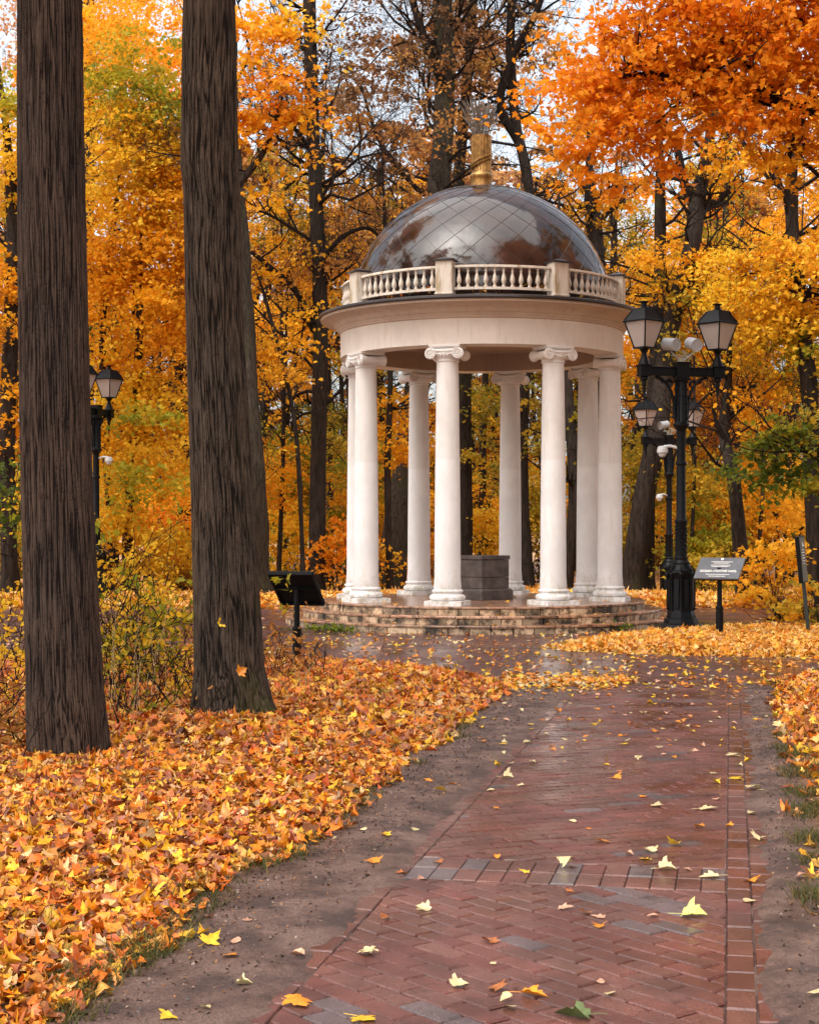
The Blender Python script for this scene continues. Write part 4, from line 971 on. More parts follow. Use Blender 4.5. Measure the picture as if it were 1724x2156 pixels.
TR('maple_tree', [(430, 1235), (440, 900), (460, 500), (560, 300), (600, 160)], (24, 10), 27, 'maple hanging orange yellow sprays to the right of the mossy trunk', [(560, 90, 75, 90, 2.0, 'gold'), (590, 200, 65, 60, 2.2, 'orange'), (540, 260, 50, 60, 2.0, 'gold'), (640, 250, 36, 40, 1.3, 'gold'), (560, 380, 40, 36, 1.2, 'gold'), (640, 350, 28, 26, 1.1, 'gold'), (600, 20, 60, 50, 1.0, 'yellow')], 12, lmin=.55, Ls=(.8, 1.8), size=.11)
# the orange maple, trunk just outside the frame on the right, its limb in view
om = TR('maple_tree', [(1990, 1330), (1975, 1000), (1950, 600), (1930, 300), (1900, 0), (1880, -300)], (90, 40), 23, 'big fiery orange maple crown filling the upper right corner', [
    (1230, 200, 100, 90, 2.2, 'orange'), (1330, 120, 120, 110, 2.4, 'orange'), (1280, 320, 80, 60, 1.9, 'orange'), (1420, 60, 130, 100, 2.4, 'orange'), (1430, 220, 110, 80, 2.3, 'orange'),
    (1560, 60, 140, 110, 2.4, 'orange'), (1560, 180, 110, 90, 2.1, 'orange'), (1700, 90, 110, 130, 2.2, 'orange'), (1680, 280, 90, 90, 1.7, 'orange'), (1330, 400, 50, 34, 1.2, 'orange'),
    (1380, 320, 60, 50, 1.5, 'orange'), (1150, 190, 30, 30, 1.2, 'orange'), (1500, -120, 260, 140, 1.6, 'orange'), (1600, 340, 60, 50, 1.2, 'gold'), (1800, 0, 200, 200, 1.5, 'orange')],
    10, forks=[([(1945, 330), (1724, 235), (1600, 208), (1507, 184), (1400, 165), (1338, 158), (1290, 165)], (34, 9)), ([(1507, 186), (1440, 210), (1380, 260)], (9, 4)), ([(1620, 212), (1560, 120), (1470, 60)], (12, 5)), ([(1935, 200), (1724, 60), (1640, 20), (1600, -40)], (26, 9)), ([(1700, 228), (1660, 330), (1700, 350), (1724, 372)], (10, 8))], lmin=.5, size=.108, kids=2)

for (X_, Y_, hh, lab) in ((-8.5, 6.0, 15, 'tall tree left of the near trunks, out of frame, mirrored in the dome'), (-7.5, -7.0, 15, 'tall tree behind the photographer on the left, mirrored in the dome'), (9.0, 2.0, 15, 'tall tree right of the path, out of frame, mirrored in the dome'), (8.0, -9.0, 16, 'tall tree behind the photographer on the right, mirrored in the dome'), (9.5, 12.0, 15, 'tall tree at the right bank, out of frame, mirrored in the dome'), (-9.5, 17.0, 17, 'tall tree on the left bank, out of frame, mirrored in the dome'), (10.0, 20.0, 17, 'tall tree right of the right edge near the signs, mirrored in the dome'), (-12.0, 25.0, 17, 'tall tree left of the left edge near the paving, mirrored in the dome'), (12.5, 27.0, 17, 'tall tree far right of the rotunda, out of frame, mirrored in the dome')):
    root = empty('tree', (X_, Y_, gz(X_, Y_) - .1), label=lab, cat='tree', group='trees mirrored in the dome')
    mb = MB(); mb.tube(catmull([(0, 0, 0), (.1, 0, hh * .4), (0, .2, hh * .8), (.2, 0, hh)], 6), lerp_list([.32, .24, .16, .05], 19), 14); mb.build('trunk', M['bark_far'], root, 60)
    br = MB()
    for k in range(18): limb(br, Vector((0, 0, hh * random.uniform(.25, .95))), Vector((random.gauss(0, 1), random.gauss(0, 1), .4)), .07, random.uniform(1.6, 3.6), 2, kids=2)
    br.build('branchwork', M['twig'], root, 60)
    crown([((X_ + random.gauss(0, 1.3), Y_ + random.gauss(0, 1.5), random.uniform(.35, 1.0) * hh), (2.2, 2.2, 2.0), 1.1, random.choice(['gold', 'rust', 'olive'])) for k in range(11)], .24, root, 'lo')
# more slender trunks among the foliage
extra = [(585, 40, 11, 'gold'), (640, 55, 13, 'rust'), (730, 55, 12, 'rust'), (850, 56, 13, 'olive'), (1170, 56, 12, 'gold'), (1400, 56, 12, 'gold'), (1450, 40, 9, 'olive'), (1650, 50, 12, 'gold'), (1590, 42, 10, 'gold'), (310, 54, 13, 'yellow'), (210, 46, 12, 'yellow'), (330, 44, 14, 'gold'), (425, 40, 12, 'gold'), (595, 44, 13, 'olive'), (745, 46, 12, 'gold'), (770, 52, 16, 'olive'), (1145, 50, 12, 'olive'), (1335, 52, 14, 'olive'), (1425, 52, 12, 'gold'), (1480, 46, 16, 'olive'), (1600, 50, 14, 'gold'), (1500, 55, 14, 'olive'), (110, 45, 14, 'green'), (8, 48, 16, 'olive'), (560, 52, 14, 'gold'), (1060, 55, 14, 'olive'), (890, 54, 14, 'gold')]
names_x = ['slim trunk at the left edge of the bare wood, beside the mossy trunk', 'slim trunk just left of the straight grey trunk, far back', 'slim trunk right of the straight grey trunk, far back', 'slim trunk behind the back left column, far back', 'slim trunk between the right hand columns, far back', 'slim trunk between the rightmost column and the lamp, far back', 'thin stem just right of the tall lamp pole', 'slim trunk between crooked trunk and right edge, far back', 'thin stem close right of the crooked trunk', 'slim trunk right of the left lamp post, far back', 'slim trunk among yellow leaves just right of the leftmost trunk', 'slim trunk in the middle of the yellow maples', 'slim trunk hidden by the left side of the mossy trunk', 'slim trunk behind the black underside of the left sign', 'slim trunk just left of the rotunda columns', 'slim trunk touching the left edge of the rotunda', 'slim trunk behind the third front column', 'slim trunk behind the rightmost column', 'slim trunk behind the tall lamp pole', 'slim trunk between the lamp and lettered sign', 'slim trunk right of the crooked trunk, far back', 'slim trunk behind the lettered sign, far back', 'slim trunk hidden behind the leftmost thick trunk', 'slim trunk at the very left edge, far back', 'slim trunk right of the mossy trunk, far back', 'slim trunk behind the back right column', 'slim trunk behind the second front column']
for (x, d, w_, pal), nm in zip(extra, names_x):
    yb = HY + F * 1.75 / d; tp = random.uniform(250, 600); dx = random.uniform(-40, 40)
    TR('young_tree', [(x, yb), (x + dx * .2 + random.uniform(-8, 8), yb - 250), (x + dx * .6, (yb + tp) / 2), (x + dx, tp)], (w_, w_ * .5), d, nm, [(x + dx * .8, tp + 140, 75, 120, .8, pal), (x, 1010 + random.uniform(-40, 60), 80, 90, 1.1, pal)], 12, lmin=.3, Ls=(.9, 2.4), group='slim trunks in the wood')

# undergrowth bushes at the edge of the wood: (x, y, rx, ry, d, palette, label)
bushes = [
 (280, 1130, 110, 90, 37, 'yellow', 'orange yellow bush behind the left lamp post'), (390, 1180, 60, 70, 38, 'yellow', 'yellow bush just left of the mossy trunk'),
 (620, 960, 60, 90, 44, 'lime', 'tall green and yellow bush left of the rotunda'), (700, 1150, 46, 70, 38, 'orange', 'bright orange bush touching the rotunda left side'),
 (615, 1150, 60, 80, 42, 'yellow', 'yellow bush behind the black underside of the left sign'), (745, 1060, 50, 100, 46, 'lime', 'lime green bush between the trunk and the left columns'),
 (1040, 1110, 60, 60, 46, 'yellow', 'yellow bush behind the granite block'), (1480, 1140, 60, 90, 40, 'lime', 'green yellow bush behind the lettered sign, left part'),
 (1500, 1215, 55, 50, 36, 'olive', 'low olive bush between the lamp base and the lettered sign post'), (1620, 1200, 70, 70, 32, 'gold', 'orange bush right of the lettered sign'),
 (1640, 1280, 70, 50, 27.5, 'gold', 'low orange and green bush in front of the narrow sign'), (1715, 1290, 40, 60, 25, 'olive', 'olive bush behind the narrow sign post'),
 (1460, 960, 70, 110, 44, 'gold', 'golden bush crown behind the tall lamp pole'), (1330, 1150, 40, 70, 42, 'olive', 'olive bush at the foot of the leaning trunk'),
 (870, 1130, 60, 80, 48, 'gold', 'golden bush behind the left columns'), (30, 1180, 60, 70, 36, 'olive', 'dark olive bush at the left edge'),
 (1130, 1100, 50, 90, 50, 'olive', 'olive bush behind the back right column'), (500, 1180, 40, 60, 46, 'gold', 'golden bush hidden by the mossy trunk'),
 (780, 1180, 40, 60, 40, 'gold', 'golden low bush behind the leftmost columns'), (1560, 1130, 60, 60, 45, 'olive', 'olive bush behind the crooked trunk')]
for (x, y, rx, ry, d, pal, lab) in bushes:
    c = AT(x, y, d); g0 = gz(c.x, c.y)
    root = empty('bush', (c.x, c.y, g0), label=lab, cat='bush', group='bushes along the edge of the wood')
    br = MB(); k = d / F
    for j in range(9): limb(br, Vector((random.gauss(0, .1), random.gauss(0, .1), -.03)), Vector((random.gauss(0, .45), random.gauss(0, .3), 1)), .02, max(.5, (c.z - g0) * random.uniform(.7, 1.3)), 2, kids=3)
    br.build('stem', M['twig'], root, 60)
    bl = [((c.x, c.y, c.z), (rx * k, rx * k * .8, ry * k), 1.9, pal)]
    if c.z - ry * k > g0 + .5: bl.append(((c.x, c.y, (c.z - ry * k + g0) / 2 + .2), (rx * k * .8, rx * k * .7, max(.4, (c.z - ry * k - g0) / 2)), 1.1, pal))
    crown(bl, .11, root, 'mid', 'foliage')

# far wood: one mass of trunks and foliage
bl = []
for k in range(185):
    d = random.uniform(56, 76); x = random.uniform(-150, 1870); y = random.uniform(380, 1200) if random.random() < .75 else random.uniform(80, 500)
    pal = random.choice(['gold', 'olive', 'rust', 'yellow', 'gold', 'olive']) if y > 700 else random.choice(['gold', 'rust', 'gold', 'pink', 'orange'])
    cov = 1.0 if y > 700 else .75
    if 620 < x < 1120 and y < 560: cov *= .8; pal = random.choice(['pink', 'rust', 'umber', 'umber'])
    if 1150 < x < 1420 and 250 < y < 600: cov *= .3
    c = AT(x, y, d); q_ = d / F; bl.append(((c.x, c.y, c.z), (110 * q_, 90 * q_, 95 * q_), cov, pal))
P_, N_, c_ = crown_points(bl, .20)
me = leaves_mesh('distant_foliage', P_, N_, .20 * rng.uniform(.7, 1.2, len(P_)), c_, 'lo')
link('distant_wood', me, M['leaf']); tag(bpy.data.objects['distant_wood'], 'far mass of autumn foliage closing the view behind the trees', 'wood', kind='stuff')
fw = MB()
for k in range(70):
    d = random.uniform(52, 74); x = random.uniform(-100, 1820); h_ = random.uniform(9, 16); X = (x - CX) * d / F; g0 = -.2
    p0 = Vector((X, d, g0)); p1 = p0 + Vector((random.gauss(0, .5), 0, h_ * .5)); p2 = p1 + Vector((random.gauss(0, .8), 0, h_ * .5)); r_ = random.uniform(.10, .24)
    fw.tube(catmull([p0, p1, p2], 5), lerp_list([r_, r_ * .8, r_ * .4], 11), 7, False)
    for j in range(7): q0 = p0.lerp(p2, random.uniform(.3, 1)); limb(fw, q0, Vector((random.gauss(0, 1), random.gauss(0, .4), .5)), r_ * .35, random.uniform(1.5, 3), 2, kids=3)
fwo = fw.build('distant_trunks', M['bark_far'], None, 60); tag(fwo, 'crowded far trunks and bare twigs behind the nearer trees', 'wood', kind='stuff')

# ------------------------------------------------------------------ leaf litter
def scatter(P, dens, margin=0.0, xr=None, yr=None, keep=None):
    x0, y0 = P.min(0); x1, y1 = P.max(0)
    if xr: x0, x1 = max(x0, xr[0]), min(x1, xr[1])
    if yr: y0, y1 = max(y0, yr[0]), min(y1, yr[1])
    n = int((x1 - x0) * (y1 - y0) * dens); X = rng.uniform(x0, x1, n); Y = rng.uniform(y0, y1, n)
    vis = np.abs(X) < Y * (CX / F) * 1.18 + .5; X, Y = X[vis], Y[vis]
    D = pdist(P, X, Y) + .10 * wob(X, Y, 3, 7) + rng.normal(0, .05, len(X))
    k = D > margin; return X[k], Y[k], D[k]
def litter(X, Y, D, size, pal, kind, lift=.05, tilt=.42):
    n = len(X); Z = ground_z(X, Y) + .008 + rng.uniform(0, 1, n) * lift * np.clip(D * 2.5, .15, 1)
    nn = rng.normal(size=(n, 3)) * tilt; nn[:, 2] = 1
    return leaves_mesh('leaf_litter', np.stack([X, Y, Z], -1), nn, size * rng.uniform(.6, 1.25, n), pick(pal, n, .25), kind, curl=.9, fold=.6)
for kd, dn, sz_, nm_ in (('hi', 760, .064, 'thick carpet of orange and yellow maple leaves at the near left'), ('oval', 760, .052, 'small oval leaves mixed into the near left leaf carpet')):
    X, Y, D = scatter(BANK_L, dn, .02, (-6, 6), (3.5, 11)); lo_ = link('leaf_litter', litter(X, Y, D, sz_, 'litter', kd, .045, .32), M['litter']); tag(lo_, nm_, 'fallen leaves', kind='stuff')
X, Y, D = scatter(BANK_L, 620, .02, (-9, 9), (11, 20)); lo_ = link('leaf_litter', litter(X, Y, D, .076, 'litter', 'mid', .05, .4), M['litter']); tag(lo_, 'carpet of fallen leaves around the mossy trunk and left sign', 'fallen leaves', kind='stuff')
X, Y, D = scatter(BANK_R, 560, .02, (-9, 9), (4, 17)); k = rng.uniform(0, 1, len(X)) < np.where(Y > 11.5, 1, .22); X, Y, D = X[k], Y[k], D[k]
lo_ = link('leaf_litter', litter(X, Y, D, .076, 'litter', 'hi', .05, .4), M['litter']); tag(lo_, 'heap of pale orange leaves at the right edge of the path', 'fallen leaves', kind='stuff')
X, Y, D = scatter(BANK_F, 480, .0, (-2, 12), (18, 28)); lo_ = link('leaf_litter', litter(X, Y, D, .085, 'farlitter', 'mid', .06, .5), M['litter']); tag(lo_, 'strip of yellow orange leaves in front of the lamp and lettered sign', 'fallen leaves', kind='stuff')
FARP = np.array([[-14, 31.6], [14, 31.6], [16, 46], [-16, 46]], float)
X, Y, D = scatter(FARP, 110, -.1); k = (np.hypot(X - TC.x, Y - TC.y) > 3.4); X, Y, D = X[k], Y[k], D[k]
lo_ = link('leaf_litter', litter(X, Y, D, .14, 'farlitter', 'mid', .08), M['litter']); tag(lo_, 'leaf covered forest floor beyond the paving', 'fallen leaves', kind='stuff')

# single leaves on the paving: the listed ones of the photograph first, then chance ones; the 300 nearest are objects
def c5(x, y): return ((900 + x * .6653) / 1.1873, (1600 + y * .6653) / 1.1873)
def c6(x, y): return (x * .638 / 1.1873, (2000 + y * .638) / 1.1873)
cols = {'pale cream': (.74, .62, .34), 'yellow': (.88, .56, .03), 'orange': (.84, .30, .02), 'rusty': (.50, .17, .05), 'pinkish': (.66, .36, .24), 'greenish yellow': (.74, .72, .22), 'green': (.16, .22, .08)}
listed = [(c5(1250, 1040), 'greenish yellow', .135, 'hi'), (c5(800, 1415), 'green', .150, 'hi'), (c5(655, 1338), 'orange', .125, 'hi'), (c5(560, 1385), 'pale cream', .085, 'oval'), (c5(548, 1357), 'pale cream', .07, 'oval'),
 (c5(20, 1430), 'yellow', .115, 'hi'), (c5(375, 1298), 'pale cream', .09, 'hi'), (c5(510, 1315), 'rusty', .09, 'mid'), (c5(583, 1308), 'orange', .06, 'oval'), (c5(940, 1335), 'pale cream', .085, 'oval'), (c5(902, 1287), 'pinkish', .06, 'oval'),
 (c5(500, 1218), 'pale cream', .055, 'oval'), (c5(30, 1184), 'pale cream', .095, 'hi'), (c5(485, 1135), 'rusty', .10, 'mid'), (c5(235, 1015), 'pale cream', .09, 'hi'), (c5(97, 1047), 'rusty', .07, 'mid'), (c5(770, 1012), 'pinkish', .09, 'mid'),
 (c5(850, 1033), 'orange', .08, 'mid'), (c5(893, 1043), 'pinkish', .08, 'mid'), (c5(900, 1080), 'orange', .075, 'mid'), (c5(1100, 1040), 'pinkish', .07, 'oval'), (c5(785, 945), 'rusty', .06, 'mid'), (c5(232, 902), 'pinkish', .07, 'mid'),
 (c5(1470, 910), 'orange', .10, 'hi'), (c5(1460, 983), 'pale cream', .10, 'oval'), (c5(1310, 893), 'pale cream', .12, 'hi'), (c5(1155, 864), 'pale cream', .11, 'hi'), (c5(1230, 868), 'pinkish', .06, 'oval'), (c5(768, 852), 'pale cream', .10, 'hi'), (c5(800, 855), 'rusty', .07, 'mid'),
 (c5(615, 873), 'yellow', .07, 'mid'), (c5(290, 837), 'rusty', .07, 'mid'), (c5(515, 820), 'orange', .07, 'oval'), (c5(155, 880), 'rusty', .07, 'mid'), (c5(50, 845), 'orange', .12, 'hi'), (c5(1090, 793), 'pale cream', .09, 'hi'), (c5(1185, 775), 'yellow', .10, 'hi'),
 (c5(1070, 825), 'yellow', .08, 'mid'), (c5(910, 760), 'orange', .10, 'hi'), (c5(1010, 808), 'pinkish', .06, 'oval'), (c5(1495, 750), 'pale cream', .10, 'mid'), (c5(797, 684), 'pale cream', .07, 'oval'), (c5(858, 711), 'orange', .05, 'oval'), (c5(1385, 702), 'orange', .06, 'mid'),
 (c5(1275, 705), 'orange', .09, 'mid'), (c5(1310, 638), 'pale cream', .14, 'hi'), (c5(1468, 655), 'pale cream', .09, 'oval'), (c5(1115, 623), 'pale cream', .09, 'hi'), (c5(1120, 1), 'pinkish', .09, 'oval'), (c5(965, 520), 'orange', .10, 'hi'), (c5(1060, 590), 'orange', .08, 'mid'), (c5(1340, 601), 'pinkish', .08, 'oval'),
 (c5(515, 635), 'orange', .06, 'mid'), (c5(605, 550), 'pale cream', .09, 'mid'), (c5(555, 521), 'pale cream', .11, 'hi'), (c5(492, 567), 'pale cream', .08, 'oval'), (c5(303, 578), 'yellow', .10, 'mid'), (c5(345, 550), 'orange', .07, 'oval'), (c5(260, 538), 'orange', .09, 'mid'), (c5(207, 722), 'pale cream', .08, 'oval'), (c5(95, 745), 'yellow', .09, 'mid'),
 (c5(1340, 540), 'yellow', .08, 'mid'), (c5(1408, 521), 'yellow', .14, 'hi'), (c5(1470, 563), 'pale cream', .14, 'hi'), (c5(1398, 436), 'pale cream', .12, 'hi'), (c5(880, 330), 'yellow', .09, 'mid'), (c5(745, 270), 'orange', .12, 'oval'), (c5(630, 387), 'pale cream', .11, 'oval'),
 (c6(683, 531), 'yellow', .075, 'oval'), (c6(830, 572), 'yellow', .115, 'hi'), (c6(925, 572), 'pinkish', .065, 'oval'), (c6(905, 626), 'orange', .085, 'hi'), (c6(955, 738), 'pale cream', .075, 'mid'), (c6(1172, 810), 'orange', .125, 'hi'), (c6(808, 834), 'pale cream', .065, 'oval'), (c6(655, 873), 'yellow', .08, 'hi'),
 (c6(1168, 620), 'pinkish', .08, 'oval'), (c6(1440, 607), 'pale cream', .085, 'hi'), (c6(818, 472), 'rusty', .075, 'mid'), (c6(970, 481), 'pinkish', .06, 'mid'), (c6(1235, 127), 'pale cream', .085, 'mid'), (c6(1315, 167), 'pale cream', .05, 'oval'), (c6(1425, 130), 'pale cream', .06, 'oval'), (c6(1655, 431), 'pale cream', .07, 'mid'),
 (c6(1510, 145), 'orange', .085, 'mid'), (c5(1545, 1355), 'pale cream', .0, 'oval'), (c5(1715, 1355), 'pale cream', .09, 'oval'), (c5(1655, 907), 'pinkish', .07, 'mid')]
LV = []
for (px, py), cn, sz, kd in listed:
    if sz <= 0: continue
    g_ = GP(px, py); LV.append((g_.x, g_.y, cn, sz, kd))
names_c = ['pale cream', 'pale cream', 'yellow', 'orange', 'orange', 'rusty', 'pinkish', 'yellow']
def z_base(x, y): return max(gz(x, y), 0.0) if not (14 < 0) else 0
n_r = 0
while n_r < 230:
    s = random.uniform(5.2, 11.5); v = random.uniform(-2.2, .9); q_ = O2 + U * s + Vv * v
    if pdist(BANK_L, np.array([q_[0]]), np.array([q_[1]]))[0] > -.05 or pdist(BANK_R, np.array([q_[0]]), np.array([q_[1]]))[0] > -.05: continue
    if random.random() > (s - 3.5) / 8: continue
    LV.append((q_[0], q_[1], random.choice(names_c), random.uniform(.045, .085), random.choice(['oval', 'mid', 'hi']))); n_r += 1
for k in range(6200):
    y = random.uniform(15.5, 24.5) if random.random() < .93 else random.uniform(24.5, 31); x = random.uniform(-y * .27, y * .27)
    if math.hypot(x - TC.x, y - TC.y) < 3.4 or pdist(BANK_L, np.array([x]), np.array([y]))[0] > -.02 or pdist(BANK_R, np.array([x]), np.array([y]))[0] > 0: continue
    near = max(0, 1 - abs(y - 16.6) / .9) if x > GP(1060, 1450).x and x < GP(1300, 1430).x else 0
    if random.random() > .42 + .5 * near: continue
    LV.append((x, y, random.choice(names_c + ['orange', 'yellow', 'orange']), random.uniform(.045, .08), 'mid'))
for k in range(420):    # the thicker streak of leaves where path and plaza meet
    g_ = GP(random.uniform(1060, 1330) , random.gauss(1436, 9)); LV.append((g_.x, g_.y, random.choice(['orange', 'yellow', 'pale cream', 'orange']), random.uniform(.05, .085), 'mid'))
LV.sort(key=lambda q_: q_[1])
ORD = 'nearest second third fourth fifth sixth seventh eighth ninth tenth eleventh twelfth thirteenth fourteenth fifteenth sixteenth seventeenth eighteenth nineteenth twentieth'.split()
cnt = {}
def zone(x, y):
    s, v = path_sv(np.array([x]), np.array([y])); s, v = s[0], v[0]
    if v < -PW - .2: z_ = 'on the bare soil left of the path'
    elif v > .22: z_ = 'on the bare soil right of the path'
    elif v > -.02: z_ = "on the path's right brick border"
    elif v < -PW: z_ = "on the path's left brick border"
    elif s < SB: z_ = 'on the path before the grey brick band'
    elif s < SB + .5: z_ = 'on the band of grey and red bricks'
    elif v < -PW / 2: z_ = 'on the left half of the farther path'
    else: z_ = 'on the right half of the farther path'
    return z_
for (x, y, cn, sz, kd) in LV[:300]:
    sz *= .76
    nn = np.array([[random.gauss(0, .16), random.gauss(0, .16), 1.0]]); col = np.array([cols[cn]]) * random.uniform(.85, 1.08)
    tp = np.array([[random.gauss(0, 1), random.gauss(0, 1), 0.]])
    me = leaves_mesh('fallen_leaf', np.zeros((1, 3)), nn, np.array([sz]), col, kd, curl=.4, fold=.35, tips=tp)
    V_ = np.empty(len(me.vertices) * 3, np.float32); me.vertices.foreach_get('co', V_); V_ = V_.reshape(-1, 3)
    lo = V_[:, 2].min(); V_[:, 2] -= lo; me.vertices.foreach_set('co', V_.ravel())
    s_, v_ = path_sv(np.array([x]), np.array([y])); gzv = gz(x, y); zb = max(gzv, 0.0) + .003
    o = link('fallen_leaf', me, M['litter'], None, (x, y, zb))
    if kd == 'hi' and sz > .08:
        T_ = tp[0] / np.linalg.norm(tp[0]); st = MB(); q0 = Vector((-T_[0], -T_[1], 0)) * sz * .42 + Vector((0, 0, .006)); q1 = q0 + Vector((-T_[0], -T_[1], 0)) * sz * .55 + Vector((T_[1], -T_[0], 0)) * sz * .15
        st.tube([q0, (q0 + q1) / 2 + Vector((T_[1], -T_[0], .3)) * .006, q1], .0013, 4); st.col = [(*cols[cn], 1)] * len(st.f); st.build('stalk', M['litter'], o, 0)
    z_ = zone(x, y); key = (cn, z_); i = cnt.get(key, 0); cnt[key] = i + 1
    how = 'nearest' if i == 0 else (ORD[i] + ' nearest' if i < len(ORD) else 'one of the farthest')
    tag(o, f'{how} {cn} leaf {z_}', 'fallen leaf', 'leaves scattered over the path')
rest = LV[300:]
P_ = np.array([(x, y, max(gz(x, y), 0) + .012) for x, y, *_ in rest]); n = len(rest)
nn = rng.normal(size=(n, 3)) * .22; nn[:, 2] = 1
me = leaves_mesh('scattered_leaves', P_, nn, np.array([q_[3] for q_ in rest]), np.array([cols[q_[2]] for q_ in rest]), 'mid', curl=.5, fold=.4)
tag(link('scattered_leaves', me, M['litter']), 'thin scatter of small leaves over the paving round the rotunda', 'fallen leaves', kind='stuff')
# crumbs of leaf, grit and twigs on the bare soil
n = 26000; s = rng.uniform(-.4, 11.5, n); v = np.where(rng.uniform(0, 1, n) < .62, rng.uniform(-3.4, -PW - .15, n), rng.uniform(.2, 1.7, n))
X = O2[0] + U[0] * s + Vv[0] * v; Y = O2[1] + U[1] * s + Vv[1] * v
dB = np.maximum(pdist(BANK_L, X, Y), pdist(BANK_R, X, Y)); k = (dB < .1) & (rng.uniform(0, 1, n) < np.clip(.22 + np.exp(dB * 2.2), 0, 1)); X, Y = X[k], Y[k]; n = len(X)
P_ = np.stack([X, Y, ground_z(X, Y) + .003], -1); nn = rng.normal(size=(n, 3)) * .5; nn[:, 2] = 1
gc = np.array([(.05, .03, .022), (.09, .055, .04), (.16, .10, .07), (.03, .02, .016), (.24, .17, .13), (.30, .14, .05)])
me = leaves_mesh('soil_crumbs', P_, nn, rng.uniform(.004, .017, n), gc[rng.integers(0, len(gc), n)], 'lo', curl=.8)
tag(link('soil_crumbs', me, M['litter']), 'grit, bark crumbs and leaf scraps on the bare soil', 'debris', kind='stuff')
# leaves caught on the roof gutter and on the floor
n = 420; a = rng.uniform(R(-170), R(-10), n); r_ = rng.normal(2.17, .05, n)
P_ = np.stack([TC.x + r_ * np.cos(a), TC.y + r_ * np.sin(a), 5.33 + rng.uniform(0, .13, n) * (.5 + .5 * np.sin(a * 9))], -1)
nn = rng.normal(size=(n, 3)); me = leaves_mesh('roof_leaves', P_, nn, rng.uniform(.06, .10, n), pick('litter', n), 'mid')
tag(link('roof_leaves', me, M['litter']), 'fallen leaves caught behind the balusters on the rotunda roof', 'fallen leaves', kind='stuff')
n = 130; a = rng.uniform(0, 6.283, n); r_ = np.where(rng.uniform(0, 1, n) < .6, rng.uniform(2.8, 3.3, n), rng.uniform(.8, 2.7, n))
zt = np.where(r_ > 3.06, .131, np.where(r_ > 2.78, .260, .388)) + .008
P_ = np.stack([TC.x + r_ * np.cos(a), TC.y + r_ * np.sin(a), zt], -1); nn = rng.normal(size=(n, 3)) * .15; nn[:, 2] = 1
me = leaves_mesh('step_leaves', P_, nn, rng.uniform(.05, .09, n), pick('farlitter', n), 'mid')
tag(link('step_leaves', me, M['litter']), 'few leaves lying on the rotunda steps and floor', 'fallen leaves', kind='stuff')

# ------------------------------------------------------------------ grass, weeds, shrubs
def grass(name, spots, label, hgt=.10):
    Vs, Cc = [], []
    for (cx, cy_, rad, n, h_) in spots:
        for k in range(n):
            a = random.uniform(0, 6.28); rr = rad * math.sqrt(random.random()); x, y = cx + rr * math.cos(a), cy_ + rr * math.sin(a)
            z = max(gz(x, y), 0) ; hh = h_ * random.uniform(.5, 1.2); b_ = random.uniform(0, 6.28); w_ = random.uniform(.0015, .003)
            dx, dy = random.gauss(0, .85) * hh, random.gauss(0, .85) * hh; hh *= .8
            sx, sy = w_ * math.cos(b_), w_ * math.sin(b_)
            Vs += [(x - sx, y - sy, z - .01), (x + sx, y + sy, z - .01), (x + dx * .4 + sx * .8, y + dy * .4 + sy * .8, z + hh * .6), (x + dx * .4 - sx * .8, y + dy * .4 - sy * .8, z + hh * .6), (x + dx, y + dy, z + hh * .95)]
            g_ = random.random(); c = (.05 + .20 * g_ * g_, .06 + .09 * g_, .014 + .03 * g_, 1); Cc += [c, c]
    n = len(Vs) // 5; base = (np.arange(n) * 5)[:, None]; fl = np.concatenate([base + np.array([[0, 1, 2, 3]]), base + np.array([[3, 2, 4]])], 1)
    tot = np.tile([4, 3], n); st = np.concatenate([[0], np.cumsum(tot)[:-1]]); me = np_mesh(name, np.array(Vs), fl.ravel(), st, tot)
    at = me.attributes.new('col', 'FLOAT_COLOR', 'FACE'); at.data.foreach_set('color', np.array(Cc, np.float32).ravel())
    return tag(link(name, me, M['grass']), label, 'grass', kind='stuff')
sp = []
for i in range(len(BANK_L)):
    pass
edge = [(1070, 1450), (1010, 1500), (930, 1560), (820, 1640), (735, 1712), (620, 1800), (560, 1830), (450, 1885), (380, 1950), (330, 2005), (260, 2050), (200, 2095), (150, 2130), (110, 2170)]
for (a0, a1) in zip(edge[:-1], edge[1:]):
    for t in np.linspace(0, 1, 9):
        if random.random() < .45: g_ = GP(a0[0] + (a1[0] - a0[0]) * t + random.gauss(-4, 12), a0[1] + (a1[1] - a0[1]) * t); sp.append((g_.x, g_.y, .10, random.randint(15, 80), random.uniform(.03, .08)))
for k in range(26):
    g_ = GP(random.uniform(60, 900), random.uniform(1480, 2100))
    if inside(BANK_L, np.array([g_.x]), np.array([g_.y]))[0]: sp.append((g_.x, g_.y, .12, random.randint(20, 60), .14))
for k in range(8): g_ = GP(150 + random.gauss(0, 30), 2090 + random.gauss(0, 20)); sp.append((g_.x, g_.y, .12, 50, .07))
grass('grass_tuft', sp, 'thin grass along the edge of the left leaf bank')
sp = []
for (px, py) in [(1650, 1560), (1665, 1600), (1680, 1640), (1690, 1680), (1700, 1720), (1712, 1770), (1720, 1820), (1700, 1500), (1715, 1560), (1722, 1640), (1725, 1700), (1640, 1440), (1722, 1900)]:
    for j in range(4): g_ = GP(px + random.gauss(4, 8), py + random.gauss(0, 10)); sp.append((g_.x, g_.y, .12, 60, random.uniform(.05, .10)))
grass('grass_tuft', sp, 'rough grass verge at the right edge of the photo')
sp = []
for k in range(40): g_ = GP(random.uniform(1300, 1724), random.gauss(1322, 4)); sp.append((g_.x, g_.y, .15, 30, .14))
for k in range(22): g_ = GP(random.uniform(600, 760), random.gauss(1330, 3)); sp.append((g_.x, g_.y, .08, 14, .10))
grass('grass_tuft', sp, 'grass blades round the lamp base and steps')

